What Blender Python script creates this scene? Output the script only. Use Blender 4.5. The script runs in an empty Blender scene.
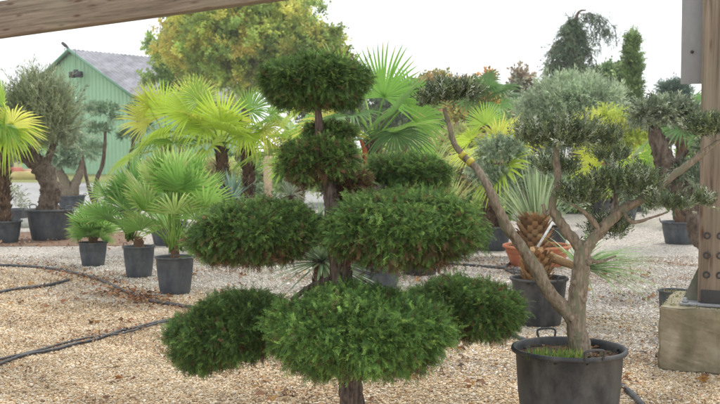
import bpy, math
import numpy as np
from mathutils import Vector, Matrix

# ------------------------------------------------------------------ camera, world, sun, exposure
SC = bpy.context.scene
F = 1000.0                      # focal length in pixels of the 720 px wide photograph (50 mm)
H = 1.5                         # eye height
PITCH = math.atan(52 / F)
cam = bpy.data.cameras.new("camera")
camo = bpy.data.objects.new("camera", cam)
SC.collection.objects.link(camo)
SC.camera = camo
camo.location = (0, 0, H)
camo.rotation_euler = (math.pi / 2 - PITCH, 0, 0)
cam.sensor_width = 36
cam.lens = 50
cam.clip_end = 2000
cam.clip_start = 0.05
cam.dof.use_dof = True
cam.dof.focus_distance = 5.2
cam.dof.aperture_fstop = 7.0

W = bpy.data.worlds.new("World")
SC.world = W
W.use_nodes = True
wt = W.node_tree
for n in list(wt.nodes):
    wt.nodes.remove(n)
wo = wt.nodes.new("ShaderNodeOutputWorld")
bg = wt.nodes.new("ShaderNodeBackground")
sky = wt.nodes.new("ShaderNodeTexSky")
sky.sky_type = 'NISHITA'
sky.sun_disc = False
SUN_EL, SUN_AZ = math.radians(52), math.radians(35)      # azimuth from +Y towards +X
sky.sun_elevation = SUN_EL
sky.sun_rotation = SUN_AZ
mix = wt.nodes.new("ShaderNodeMix")
mix.data_type = 'RGBA'
tc = wt.nodes.new("ShaderNodeTexCoord")
nz = wt.nodes.new("ShaderNodeTexNoise")
nz.inputs["Scale"].default_value = 1.6
nz.inputs["Detail"].default_value = 4
mr = wt.nodes.new("ShaderNodeMapRange")
mr.inputs[1].default_value = 0.3
mr.inputs[2].default_value = 0.7
mr.inputs[3].default_value = 0.86
mr.inputs[4].default_value = 0.97
wt.links.new(tc.outputs["Generated"], nz.inputs["Vector"])
wt.links.new(nz.outputs["Fac"], mr.inputs[0])
wt.links.new(mr.outputs[0], mix.inputs[0])
wt.links.new(sky.outputs[0], mix.inputs[6])
mix.inputs[7].default_value = (9.6, 9.85, 10.2, 1)        # bright even cloud layer
wt.links.new(mix.outputs[2], bg.inputs[0])
bg.inputs[1].default_value = 0.1
wt.links.new(bg.outputs[0], wo.inputs[0])

sl = bpy.data.lights.new("sun", 'SUN')
sl.energy = 1.5
sl.angle = math.radians(14)
sl.color = (1.0, 0.95, 0.87)
so = bpy.data.objects.new("sun", sl)
SC.collection.objects.link(so)
sd = Vector((math.sin(SUN_AZ) * math.cos(SUN_EL), math.cos(SUN_AZ) * math.cos(SUN_EL), math.sin(SUN_EL)))
so.rotation_euler = sd.to_track_quat('Z', 'Y').to_euler()

SC.view_settings.view_transform = 'Standard'
SC.view_settings.look = 'None'
SC.view_settings.exposure = 0.62
SC.view_settings.gamma = 1
SC.view_settings.use_curve_mapping = False
SC.render.engine = 'CYCLES'
SC.cycles.max_bounces = 6
SC.cycles.diffuse_bounces = 3
SC.cycles.transmission_bounces = 4
SC.cycles.use_denoising = True

# ------------------------------------------------------------------ helpers
rng = np.random.default_rng(7)
C = SC.collection
cp, sp = math.cos(PITCH), math.sin(PITCH)


def ray(px, py):
    u, v = (px - 360) / F, (202 - py) / F
    return np.array([u, cp + v * sp, v * cp - sp])


def at(px, py, Y):
    """world point seen at a photo pixel on the plane y = Y"""
    r = ray(px, py)
    r = r * (Y / r[1])
    return np.array([r[0], Y, H + r[2]])


def gnd(px, py, z=0.0):
    r = ray(px, py)
    t = (z - H) / r[2]
    return np.array([r[0] * t, r[1] * t, z])


def U(a, b, n=None):
    return rng.uniform(a, b, n)


def norm(v):
    return v / (np.linalg.norm(v, axis=-1, keepdims=True) + 1e-9)


class Geo:
    def __init__(self):
        self.V, self.F4, self.F3, self.C = [], [], [], []
        self.n = 0

    def add(self, v, f, col=(0.5, 0.5, 0.5)):
        v = np.asarray(v, float).reshape(-1, 3)
        f = np.asarray(f, np.int64)
        if len(f):
            (self.F4 if f.shape[1] == 4 else self.F3).append(f + self.n)
        col = np.asarray(col, float)
        if col.ndim == 1:
            col = np.tile(col, (len(v), 1))
        self.V.append(v)
        self.C.append(col)
        self.n += len(v)

    def build(self, name, mat, parent=None, smooth=False, col=True):
        V = np.concatenate(self.V) if self.V else np.zeros((0, 3))
        if parent is not None and parent.get("_o") is not None:
            V = V - np.array(parent["_o"])
        q = np.concatenate(self.F4) if self.F4 else np.zeros((0, 4), np.int64)
        t = np.concatenate(self.F3) if self.F3 else np.zeros((0, 3), np.int64)
        loops = np.concatenate([q.ravel(), t.ravel()]).astype(np.int32)
        tot = np.concatenate([np.full(len(q), 4), np.full(len(t), 3)]).astype(np.int32)
        st = np.concatenate([[0], np.cumsum(tot)[:-1]]).astype(np.int32)
        me = bpy.data.meshes.new(name)
        me.vertices.add(len(V))
        me.vertices.foreach_set("co", V.astype(np.float32).ravel())
        me.loops.add(len(loops))
        me.loops.foreach_set("vertex_index", loops)
        me.polygons.add(len(tot))
        me.polygons.foreach_set("loop_start", st)
        me.polygons.foreach_set("loop_total", tot)
        if smooth:
            me.polygons.foreach_set("use_smooth", np.ones(len(tot), bool))
        me.update(calc_edges=True)
        if col:
            a = me.color_attributes.new("col", 'FLOAT_COLOR', 'POINT')
            cc = np.concatenate(self.C)
            a.data.foreach_set("color", np.concatenate([cc, np.ones((len(cc), 1))], 1).astype(np.float32).ravel())
        me.materials.append(mat)
        o = bpy.data.objects.new(name, me)
        C.objects.link(o)
        if parent is not None:
            o.parent = parent
        return o


def tag(o, label=None, cat=None, group=None, kind=None):
    if label: o["label"] = label
    if cat: o["category"] = cat
    if group: o["group"] = group
    if kind: o["kind"] = kind
    return o


def thing(name, loc, label, cat, group=None):
    o = bpy.data.objects.new(name, None)
    o.empty_display_size = 0.1
    C.objects.link(o)
    o.location = tuple(loc)
    o["_o"] = [float(x) for x in loc]
    return tag(o, label, cat, group)


def basis(d, up=None):
    """columns X=d, Y side, Z normal for an (N,3) array of directions"""
    d = norm(np.asarray(d, float))
    if up is None:
        up = rng.normal(size=d.shape)
    y = norm(np.cross(up, d))
    z = np.cross(d, y)
    return np.stack([d, y, z], -1)


def emit(g, tv, tf, pos, B, scale, col, tip=0.0):
    """copy a template (tv,tf) to N places; col (N,3) or per template vertex list"""
    N, k = len(pos), len(tv)
    if N == 0: return
    scale = np.asarray(scale, float)
    if scale.ndim == 0: scale = np.full(N, scale)
    if scale.ndim == 1: scale = scale[:, None]
    loc = tv[None] * scale[:, None, :]
    v = np.einsum('nij,nkj->nki', B, loc) + pos[:, None, :]
    f = tf[None] + (np.arange(N) * k)[:, None, None]
    cc = np.repeat(col, k, axis=0)
    if tip:        # paler young tips; darker sprig bases are shade painted in for depth
        tx = np.clip(tv[:, 0], 0, 1.2)
        cc = np.clip(cc * np.tile(1 + tip * (tx - .45), N)[:, None], .003, .95)
    g.add(v.reshape(-1, 3), f.reshape(-1, tf.shape[1]), cc)


def pick(cols, n, w=None, var=0.18):
    cols = np.array(cols, float)
    c = cols[rng.choice(len(cols), n, p=None if w is None else np.array(w) / sum(w))]
    return np.clip(c * rng.normal(1, var, (n, 1)), 0.003, 0.95)


def spline(P, n):
    P = np.asarray(P, float)
    if len(P) < 3:
        t = np.linspace(0, 1, n)[:, None]
        return P[0] * (1 - t) + P[-1] * t
    Q = np.vstack([2 * P[0] - P[1], P, 2 * P[-1] - P[-2]])
    out = []
    seg = np.linspace(0, len(P) - 1 - 1e-6, n)
    for s in seg:
        i = int(s); t = s - i
        a, b, c, d = Q[i], Q[i + 1], Q[i + 2], Q[i + 3]
        out.append(0.5 * (2 * b + (c - a) * t + (2 * a - 5 * b + 4 * c - d) * t * t + (3 * b - a - 3 * c + d) * t ** 3))
    return np.array(out)


def tube(g, P, R, sides=10, n=None, col=(0.3, 0.25, 0.2), knob=0.0, resample=True):
    P = np.asarray(P, float)
    R = np.asarray(R, float)
    if R.ndim == 0: R = np.full(len(P), R)
    if resample:
        n = n or max(6, len(P) * 5)
        r = np.interp(np.linspace(0, 1, n), np.linspace(0, 1, len(R)), R)
        P = spline(P, n)
        R = r
    n = len(P)
    T = norm(np.gradient(P, axis=0))
    ref = np.array([0.31, 0.17, 0.1])
    ref = ref - T[0] * (ref @ T[0]); ref /= np.linalg.norm(ref)
    th = np.arange(sides) / sides * 2 * math.pi
    lump = rng.normal(0, 1, (n, sides))
    lump = (lump + np.roll(lump, 1, 1) + np.roll(lump, 1, 0)) / 1.7
    V = []
    for i in range(n):
        ref = ref - T[i] * (ref @ T[i]); ref /= np.linalg.norm(ref)
        b = np.cross(T[i], ref)
        rr = R[i] * (1 + knob * lump[i])
        V.append(P[i] + (np.cos(th) * rr)[:, None] * ref + (np.sin(th) * rr)[:, None] * b)
    V = np.array(V).reshape(-1, 3)
    i, j = np.meshgrid(np.arange(n - 1), np.arange(sides), indexing='ij')
    a = i * sides + j; b_ = i * sides + (j + 1) % sides
    f = np.stack([a, b_, b_ + sides, a + sides], -1).reshape(-1, 4)
    V = np.vstack([V, P[0], P[-1]])
    g.add(V, f, col)
    k = n * sides
    jj = np.arange(sides)
    caps = np.vstack([np.stack([(jj + 1) % sides, jj, np.full(sides, k)], -1),
                      np.stack([(n - 1) * sides + jj, (n - 1) * sides + (jj + 1) % sides, np.full(sides, k + 1)], -1)])
    g.F3.append(caps + g.n - len(V))


def box(g, c, s, rz=0.0, col=(0.5, 0.5, 0.5), M=None, bevel=0.0):
    x, y, z = [a / 2 for a in s]
    v = np.array([[i, j, k] for i in (-x, x) for j in (-y, y) for k in (-z, z)])
    f = [[0, 1, 3, 2], [4, 6, 7, 5], [0, 4, 5, 1], [2, 3, 7, 6], [0, 2, 6, 4], [1, 5, 7, 3]]
    if M is None:
        M = np.array([[math.cos(rz), -math.sin(rz), 0], [math.sin(rz), math.cos(rz), 0], [0, 0, 1]])
    g.add(v @ M.T + np.asarray(c), f, col)


def lathe(g, prof, c, sides=48, col=(0.5, 0.5, 0.5), wob=0.0):
    th = np.arange(sides) / sides * 2 * math.pi
    prof = np.array(prof, float)
    w = 1 + wob * np.sin(2 * th + 1)
    V = np.stack([prof[:, 0][:, None] * np.cos(th) * w, prof[:, 0][:, None] * np.sin(th) / w, np.repeat(prof[:, 1][:, None], sides, 1)], -1)
    n = len(prof)
    i, j = np.meshgrid(np.arange(n - 1), np.arange(sides), indexing='ij')
    a = i * sides + j; b = i * sides + (j + 1) % sides
    g.add(V.reshape(-1, 3) + np.asarray(c), np.stack([a, b, b + sides, a + sides], -1).reshape(-1, 4), col)


# ------------------------------------------------------------------ materials
def newmat(name):
    m = bpy.data.materials.new(name)
    m.use_nodes = True
    nt = m.node_tree
    p = nt.nodes["Principled BSDF"]
    return m, nt, p


def N(nt, t, **k):
    n = nt.nodes.new(t)
    for a, b in k.items():
        if a.startswith("i_"):
            n.inputs[a[2:].replace("_", " ")].default_value = b
        else:
            setattr(n, a, b)
    return n


def ramp(nt, src, stops):
    r = nt.nodes.new("ShaderNodeValToRGB")
    e = r.color_ramp.elements
    while len(e) > 2: e.remove(e[-1])
    for i, (p, c) in enumerate(stops):
        if i < 2: el = e[i]; el.position = p
        else: el = e.new(p)
        el.color = (*c, 1)
    nt.links.new(src, r.inputs[0])
    return r.outputs[0]


def mapped(nt, scale, coord="Object"):
    t = nt.nodes.new("ShaderNodeTexCoord")
    m = nt.nodes.new("ShaderNodeMapping")
    m.inputs["Scale"].default_value = scale
    nt.links.new(t.outputs[coord], m.inputs[0])
    return m.outputs[0]


def mixc(nt, fac, a, b, mode='MIX'):
    m = nt.nodes.new("ShaderNodeMix"); m.data_type = 'RGBA'; m.blend_type = mode
    for s, v in ((0, fac), (6, a), (7, b)):
        if hasattr(v, "links") or hasattr(v, "is_linked"): nt.links.new(v, m.inputs[s])
        elif s == 0: m.inputs[0].default_value = v
        else: m.inputs[s].default_value = (*v, 1)
    return m.outputs[2]


def bump(nt, p, src, strength=0.4, dist=0.01):
    b = nt.nodes.new("ShaderNodeBump")
    b.inputs["Strength"].default_value = strength
    b.inputs["Distance"].default_value = dist
    nt.links.new(src, b.inputs["Height"])
    nt.links.new(b.outputs[0], p.inputs["Normal"])


def leafmat(name, rough=0.5, trans=0.3, spec=0.4):
    m, nt, p = newmat(name)
    a = N(nt, "ShaderNodeAttribute", attribute_name="col")
    nt.links.new(a.outputs["Color"], p.inputs["Base Color"])
    p.inputs["Roughness"].default_value = rough
    p.inputs["Specular IOR Level"].default_value = spec
    tr = nt.nodes.new("ShaderNodeBsdfTranslucent")
    g = nt.nodes.new("ShaderNodeGamma"); g.inputs[1].default_value = 0.8
    nt.links.new(a.outputs["Color"], g.inputs[0])
    nt.links.new(g.outputs[0], tr.inputs[0])
    mx = nt.nodes.new("ShaderNodeMixShader"); mx.inputs[0].default_value = trans
    nt.links.new(p.outputs[0], mx.inputs[1]); nt.links.new(tr.outputs[0], mx.inputs[2])
    nt.links.new(mx.outputs[0], nt.nodes["Material Output"].inputs[0])
    return m


def barkmat(name, c1, c2, scale=(40, 40, 8), bs=0.8, dist=0.01, lich=None):
    m, nt, p = newmat(name)
    v = mapped(nt, scale)
    n1 = N(nt, "ShaderNodeTexNoise"); n1.inputs["Scale"].default_value = 1; n1.inputs["Detail"].default_value = 6; n1.inputs["Roughness"].default_value = .65
    nt.links.new(v, n1.inputs["Vector"])
    c = ramp(nt, n1.outputs["Fac"], [(.35, c1), (.65, c2)])
    if lich:
        n2 = N(nt, "ShaderNodeTexNoise"); n2.inputs["Scale"].default_value = .45; n2.inputs["Detail"].default_value = 5
        nt.links.new(v, n2.inputs["Vector"])
        f = ramp(nt, n2.outputs["Fac"], [(.52, (0, 0, 0)), (.62, (1, 1, 1))])
        c = mixc(nt, f, c, lich)
    nt.links.new(c, p.inputs["Base Color"])
    p.inputs["Roughness"].default_value = .9
    p.inputs["Specular IOR Level"].default_value = .2
    bump(nt, p, n1.outputs["Fac"], bs, dist)
    return m


def potmat(name, base, dust, rough=.55):
    m, nt, p = newmat(name)
    v = mapped(nt, (9, 9, 5))
    n1 = N(nt, "ShaderNodeTexNoise"); n1.inputs["Scale"].default_value = 1; n1.inputs["Detail"].default_value = 7; n1.inputs["Roughness"].default_value = .7
    nt.links.new(v, n1.inputs["Vector"])
    c = ramp(nt, n1.outputs["Fac"], [(.40, base), (.55, tuple(np.array(base) * .55 + np.array(dust) * .45)), (.72, dust)])
    nt.links.new(c, p.inputs["Base Color"])
    r = N(nt, "ShaderNodeMapRange"); r.inputs[3].default_value = rough - .12; r.inputs[4].default_value = rough + .25
    nt.links.new(n1.outputs["Fac"], r.inputs[0]); nt.links.new(r.outputs[0], p.inputs["Roughness"])
    bump(nt, p, n1.outputs["Fac"], .15, .003)
    return m


def attrmat(name, rough=.85, spec=.3, bscale=60, bs=.3, dist=.004):
    m, nt, p = newmat(name)
    a = N(nt, "ShaderNodeAttribute", attribute_name="col")
    n1 = N(nt, "ShaderNodeTexNoise"); n1.inputs["Scale"].default_value = bscale; n1.inputs["Detail"].default_value = 4
    nt.links.new(mapped(nt, (1, 1, 1)), n1.inputs["Vector"])
    v = ramp(nt, n1.outputs["Fac"], [(.3, (.72, .72, .72)), (.7, (1.2, 1.2, 1.2))])
    nt.links.new(mixc(nt, 1.0, a.outputs["Color"], v, 'MULTIPLY'), p.inputs["Base Color"])
    p.inputs["Roughness"].default_value = rough
    p.inputs["Specular IOR Level"].default_value = spec
    bump(nt, p, n1.outputs["Fac"], bs, dist)
    return m


M_needle = leafmat("conifer_needles", .55, .25, .3)
M_olive = leafmat("olive_leaves", .36, .15, .55)
M_palm = leafmat("palm_leaves", .4, .42, .4)
M_leaf = leafmat("tree_leaves", .5, .35, .3)
M_conbark = barkmat("conifer_bark", (.05, .038, .032), (.24, .185, .15), (55, 55, 9), 1.0, .012)
M_olbark = barkmat("olive_bark", (.13, .10, .07), (.33, .27, .20), (70, 70, 22), .9, .006, (.17, .17, .11))
M_darkbark = barkmat("dark_bark", (.06, .045, .035), (.22, .17, .13), (22, 22, 8), 1.0, .02)
M_fibre = attrmat("palm_fibre", .95, .1, 80, .8, .01)
M_pot = potmat("black_plastic", (.022, .025, .029), (.11, .105, .098))
M_potgrey = potmat("grey_plastic", (.045, .055, .066), (.125, .13, .135))
M_terra = potmat("terracotta", (.48, .15, .065), (.6, .27, .15), .7)
M_potgreen = potmat("green_plastic", (.05, .12, .09), (.12, .2, .16))
M_soil = attrmat("soil", 1, .1, 90, 1, .02)
M_stone = attrmat("gravel_stone", .85, .25, 120, .3, .002)
M_thin = leafmat("thin_leaves", .5, .5, .3)
M_litter = leafmat("dead_leaves", .7, .15, .3)
M_gen = attrmat("painted", .6, .4, 30, .1, .002)
M_steel = potmat("galvanised_steel", (.27, .275, .28), (.34, .345, .35), .5)
M_steel.node_tree.nodes["Principled BSDF"].inputs["Metallic"].default_value = .35
M_mossteel = potmat("weathered_steel", (.10, .105, .07), (.22, .22, .17), .6)
M_hose = potmat("hose_rubber", (.018, .02, .024), (.12, .12, .12), .5)
M_black = potmat("dark_steel", (.03, .03, .032), (.07, .065, .06), .5)


def woodmat(name):
    m, nt, p = newmat(name)
    v = mapped(nt, (1.2, 30, 30))
    n1 = N(nt, "ShaderNodeTexNoise"); n1.inputs["Scale"].default_value = 1; n1.inputs["Detail"].default_value = 8; n1.inputs["Roughness"].default_value = .7; n1.inputs["Distortion"].default_value = .6
    nt.links.new(v, n1.inputs["Vector"])
    c = ramp(nt, n1.outputs["Fac"], [(.30, (.05, .037, .026)), (.48, (.18, .137, .098)), (.72, (.31, .25, .185))])
    # knots and short checks: stretched voronoi
    v2 = mapped(nt, (5, 20, 20))
    vo = N(nt, "ShaderNodeTexVoronoi"); vo.inputs["Scale"].default_value = 1; vo.inputs["Randomness"].default_value = 1
    nd = N(nt, "ShaderNodeTexNoise"); nd.inputs["Scale"].default_value = 14
    nt.links.new(v2, vo.inputs["Vector"])
    f = ramp(nt, vo.outputs["Distance"], [(.12, (1, 1, 1)), (.34, (0, 0, 0))])
    nk = N(nt, "ShaderNodeTexNoise"); nk.inputs["Scale"].default_value = 3.2
    nt.links.new(mapped(nt, (1, 3, 3)), nk.inputs["Vector"])
    fk = ramp(nt, nk.outputs["Fac"], [(.42, (0, 0, 0)), (.52, (.95, .95, .95))])
    c = mixc(nt, mixc(nt, 1.0, f, fk, 'MULTIPLY'), c, (.09, .045, .025))
    v3 = mapped(nt, (.9, .9, .9))
    n3 = N(nt, "ShaderNodeTexNoise"); n3.inputs["Scale"].default_value = 1.5; n3.inputs["Detail"].default_value = 3
    nt.links.new(v3, n3.inputs["Vector"])
    f3 = ramp(nt, n3.outputs["Fac"], [(.5, (0, 0, 0)), (.7, (.5, .5, .5))])
    c = mixc(nt, f3, c, (.24, .23, .15))
    nt.links.new(c, p.inputs["Base Color"])
    p.inputs["Roughness"].default_value = .8
    bump(nt, p, n1.outputs["Fac"], .5, .006)
    return m


M_wood = woodmat("weathered_timber")


def concretemat():
    m, nt, p = newmat("mossy_concrete")
    v = mapped(nt, (1, 1, 1))
    n1 = N(nt, "ShaderNodeTexNoise"); n1.inputs["Scale"].default_value = 6; n1.inputs["Detail"].default_value = 9; n1.inputs["Roughness"].default_value = .7
    nt.links.new(v, n1.inputs["Vector"])
    c = ramp(nt, n1.outputs["Fac"], [(.3, (.14, .115, .07)), (.55, (.28, .24, .16)), (.75, (.40, .35, .26))])
    n2 = N(nt, "ShaderNodeTexNoise"); n2.inputs["Scale"].default_value = 1; n2.inputs["Detail"].default_value = 5
    nt.links.new(mapped(nt, (7, 7, 1.6)), n2.inputs["Vector"])
    f = ramp(nt, n2.outputs["Fac"], [(.48, (0, 0, 0)), (.66, (.6, .6, .6))])
    c = mixc(nt, f, c, (.13, .12, .06))
    nt.links.new(c, p.inputs["Base Color"])
    p.inputs["Roughness"].default_value = .9
    bump(nt, p, n1.outputs["Fac"], .6, .006)
    return m


M_conc = concretemat()


# ------------------------------------------------------------------ ground
def groundmat():
    m, nt, p = newmat("gravel_ground")
    v = mapped(nt, (1, 1, 1))
    vo = N(nt, "ShaderNodeTexVoronoi"); vo.inputs["Scale"].default_value = 55
    nt.links.new(v, vo.inputs["Vector"])
    sep = N(nt, "ShaderNodeSeparateColor"); nt.links.new(vo.outputs["Color"], sep.inputs[0])
    tan = ramp(nt, sep.outputs[0], [(0, (.16, .085, .04)), (.25, (.42, .28, .15)), (.6, (.56, .42, .26)), (.85, (.66, .56, .42)), (1, (.74, .69, .6))])
    grey = ramp(nt, sep.outputs[1], [(0, (.16, .12, .095)), (.3, (.37, .32, .27)), (.6, (.5, .46, .41)), (.85, (.60, .56, .5)), (1, (.68, .65, .6))])
    big = N(nt, "ShaderNodeTexNoise"); big.inputs["Scale"].default_value = .5; big.inputs["Detail"].default_value = 3
    nt.links.new(v, big.inputs["Vector"])
    xyz = N(nt, "ShaderNodeSeparateXYZ"); nt.links.new(v, xyz.inputs[0])
    # tan stone lies close to the shelter, paler stone further out
    ma = N(nt, "ShaderNodeMath", operation='MULTIPLY_ADD'); ma.inputs[1].default_value = 3.0
    nt.links.new(big.outputs["Fac"], ma.inputs[0]); nt.links.new(xyz.outputs[1], ma.inputs[2])
    mb = N(nt, "ShaderNodeMath", operation='MULTIPLY_ADD'); mb.inputs[1].default_value = .75
    nt.links.new(xyz.outputs[0], mb.inputs[0]); nt.links.new(ma.outputs[0], mb.inputs[2])
    mrr = N(nt, "ShaderNodeMapRange"); mrr.inputs[1].default_value = 9.5; mrr.inputs[2].default_value = 11.5
    nt.links.new(mb.outputs[0], mrr.inputs[0])
    c = mixc(nt, mrr.outputs[0], tan, grey)
    nt.links.new(c, p.inputs["Base Color"])
    p.inputs["Roughness"].default_value = .9
    p.inputs["Specular IOR Level"].default_value = .2
    bump(nt, p, vo.outputs["Distance"], .9, .012)
    return m


g = Geo()
nx, ny = 60, 60
xs = np.linspace(-300, 300, nx); ys = np.linspace(-20, 600, ny)
X, Yg = np.meshgrid(xs, ys, indexing='ij')
V = np.stack([X, Yg, np.zeros_like(X)], -1).reshape(-1, 3)
i, j = np.meshgrid(np.arange(nx - 1), np.arange(ny - 1), indexing='ij')
a = i * ny + j
g.add(V, np.stack([a, a + ny, a + ny + 1, a + 1], -1).reshape(-1, 4))
tag(g.build("ground", groundmat(), col=False), "pale gravel ground of the nursery yard", kind="structure")


def vn(x, y, s, seed=0):
    """cheap smooth value noise"""
    x = np.asarray(x) * s + seed * 17.3; y = np.asarray(y) * s + seed * 9.1
    return (np.sin(x * 1.3 + 1.7 * np.sin(y * .9)) + np.sin(y * 1.7 + 1.3 * np.sin(x * 1.1)) + np.sin((x + y) * 2.3 + 2)) / 6 + .5


# loose stones really lying on the sheet
def stones(ymin, ymax, dens, smin, smax):
    area_w = lambda y: .39 * y + .5
    n = int(dens * (area_w(ymin) + area_w(ymax)) * (ymax - ymin))
    y = np.sqrt(U(ymin ** 2, ymax ** 2, n)); x = U(-1, 1, n) * area_w(y)
    tv = np.array([[i, j, k] for i in (-1, 1) for j in (-1, 1) for k in (-1, 1)], float) * .5
    tf = np.array([[0, 1, 3, 2], [4, 6, 7, 5], [0, 4, 5, 1], [2, 3, 7, 6], [0, 2, 6, 4], [1, 5, 7, 3]])
    g = Geo()
    t = y + .75 * x + 3 * vn(x, y, 1.1)
    grey = np.clip((t - 9.5) / 2 + rng.normal(0, .25, n), 0, 1) > U(0, 1, n)
    ct = np.array([.93, .9, .84]) * pick([(.66, .52, .34), (.56, .41, .25), (.74, .63, .47), (.8, .74, .64), (.44, .30, .18), (.24, .16, .1)], n, [6, 4, 7, 4, 1.3, .5], .08)
    cg = pick([(.56, .51, .44), (.64, .60, .54), (.50, .45, .38), (.76, .73, .68), (.57, .48, .38), (.32, .26, .21)], n, [5, 6, 3.4, 4, 2, .8], .09)
    col = np.where(grey[:, None], cg, ct)
    col = col * (.82 + .3 * vn(x, y, 2.3, 3))[:, None] * (.85 + .28 * vn(x, y, 7.0, 5))[:, None]
    s = U(smin, smax, n) * np.exp(rng.normal(0, .25, n))
    d = rng.normal(size=(n, 3)); d[:, 2] *= .35
    B = basis(d, np.tile([0, 0, 1.], (n, 1)) + rng.normal(0, .3, (n, 3)))
    sc = np.stack([s * U(.9, 1.7, n), s * U(.7, 1.1, n), s * U(.35, .75, n)], -1)
    pos = np.stack([x, y, s * U(.05, .45, n)], -1)
    N_, k = n, 8
    tvv = tv[None] * U(.55, 1.25, (n, 8, 1)) + rng.normal(0, .07, (n, 8, 3))
    v = np.einsum('nij,nkj->nki', B, tvv * sc[:, None, :]) + pos[:, None, :]
    f = tf[None] + (np.arange(n) * 8)[:, None, None]
    g.add(v.reshape(-1, 3), f.reshape(-1, 4), np.repeat(col, 8, axis=0))
    return g


gs = stones(5.0, 8.6, 6500, .006, .0115)
g2 = stones(8.6, 14, 3200, .007, .013)
gs.add(np.concatenate(g2.V), np.concatenate(g2.F4), np.concatenate(g2.C))
tag(gs.build("gravel", M_stone), "loose tan and grey gravel chips covering the yard", "gravel", kind="stuff")


def sheet(name, pts, z, mat, label, kind="structure"):
    g = Geo()
    pts = [(*p[:2], z) for p in pts]
    g.add(pts, [[0, 1, 2, 3]])
    o = g.build(name, mat, col=False)
    return tag(o, label, kind=kind)


def asphalt():
    m, nt, p = newmat("road_surface")
    n1 = N(nt, "ShaderNodeTexNoise"); n1.inputs["Scale"].default_value = 3; n1.inputs["Detail"].default_value = 8
    nt.links.new(mapped(nt, (1, 1, 1)), n1.inputs["Vector"])
    nt.links.new(ramp(nt, n1.outputs["Fac"], [(.3, (.27, .265, .26)), (.7, (.40, .39, .38))]), p.inputs["Base Color"])
    p.inputs["Roughness"].default_value = .9
    return m


def soilish(name, c1, c2, s=20):
    m, nt, p = newmat(name)
    n1 = N(nt, "ShaderNodeTexNoise"); n1.inputs["Scale"].default_value = s; n1.inputs["Detail"].default_value = 8; n1.inputs["Roughness"].default_value = .8
    nt.links.new(mapped(nt, (1, 1, 1)), n1.inputs["Vector"])
    nt.links.new(ramp(nt, n1.outputs["Fac"], [(.35, c1), (.65, c2)]), p.inputs["Base Color"])
    p.inputs["Roughness"].default_value = .95
    bump(nt, p, n1.outputs["Fac"], .8, .03)
    return m


sheet("road", [(-60, 25), (3, 25), (3, 46), (-60, 46)], .004, asphalt(), "pale grey service road beyond the potted trees")
sheet("verge", [(-80, 46.02), (60, 46.02), (60, 120), (-80, 120)], .008, soilish("verge_grass", (.10, .14, .03), (.30, .28, .08), 1.2), "grass verge strewn with yellow leaves in front of the shed")
sheet("bark_mulch", [(-9, 15.3), (-3.6, 15.6), (-4.0, 18.2), (-10, 18.2)], .006, soilish("mulch", (.13, .07, .045), (.36, .24, .16), 25), "reddish brown mulch strip beside the large olive pot")

# ------------------------------------------------------------------ shed
Cn = np.array([-13.5, 60.0]); vv = np.array([-.8, .6]); uu = np.array([.6, .8])
hw, EH, AH, LEN = 5.7, 4.85, 7.8, 10
shed = thing("green_shed", (Cn[0], Cn[1], 0), "pale green corrugated metal shed with grey pitched roof behind the trees", "shed")


def sheetmetal(name, c1, c2, rough=.5, sc=(.7, .7, .25)):
    m, nt, p = newmat(name)
    n1 = N(nt, "ShaderNodeTexNoise"); n1.inputs["Scale"].default_value = 1; n1.inputs["Detail"].default_value = 8; n1.inputs["Roughness"].default_value = .7
    nt.links.new(mapped(nt, sc), n1.inputs["Vector"])
    nt.links.new(ramp(nt, n1.outputs["Fac"], [(.35, c1), (.68, c2)]), p.inputs["Base Color"])
    p.inputs["Roughness"].default_value = rough
    return m


M_shed = sheetmetal("green_sheet_metal", (.31, .54, .33), (.37, .61, .395))
M_trim = sheetmetal("green_trim", (.12, .28, .17), (.16, .33, .21))
M_roof = sheetmetal("fibre_cement", (.15, .15, .165), (.36, .36, .39), .9, (1.6, .5, 2))


def corr_wall(g, A, B, hA, hB, peak=None, pitch=.36, amp=.055, col=(.5, .5, .5)):
    """vertical ribs between A and B (2D); height function piecewise linear"""
    L = np.linalg.norm(B - A); d = (B - A) / L; nrm = np.array([-d[1], d[0]])
    n = int(L / pitch) * 4
    s = np.concatenate([(k_ + np.array([0, .68, .74, .94])) * pitch for k_ in range(n // 4)] + [[L]])
    ph = np.arange(n + 1) % 4
    off = np.where(ph < 2, 0, -amp)
    if peak is None: h = hA + (hB - hA) * s / L
    else: h = np.where(s < L / 2, hA + (peak - hA) * s / (L / 2), peak + (hB - peak) * (s - L / 2) / (L / 2))
    P = A[None] + d[None] * s[:, None] + nrm[None] * off[:, None]
    v = np.vstack([np.c_[P, np.zeros(n + 1)], np.c_[P, h]])
    i = np.arange(n)
    g.add(v, np.stack([i, i + 1, i + n + 2, i + n + 1], -1), col)


g = Geo()
D0 = Cn + vv * 2 * hw
corr_wall(g, Cn, D0, EH, EH, AH)
corr_wall(g, Cn + uu * LEN, Cn, EH, EH)
corr_wall(g, D0, D0 + uu * LEN, EH, EH)
corr_wall(g, D0 + uu * LEN, Cn + uu * LEN, EH, EH, AH)
g.build("wall", M_shed, shed, col=False)
g = Geo()


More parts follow.
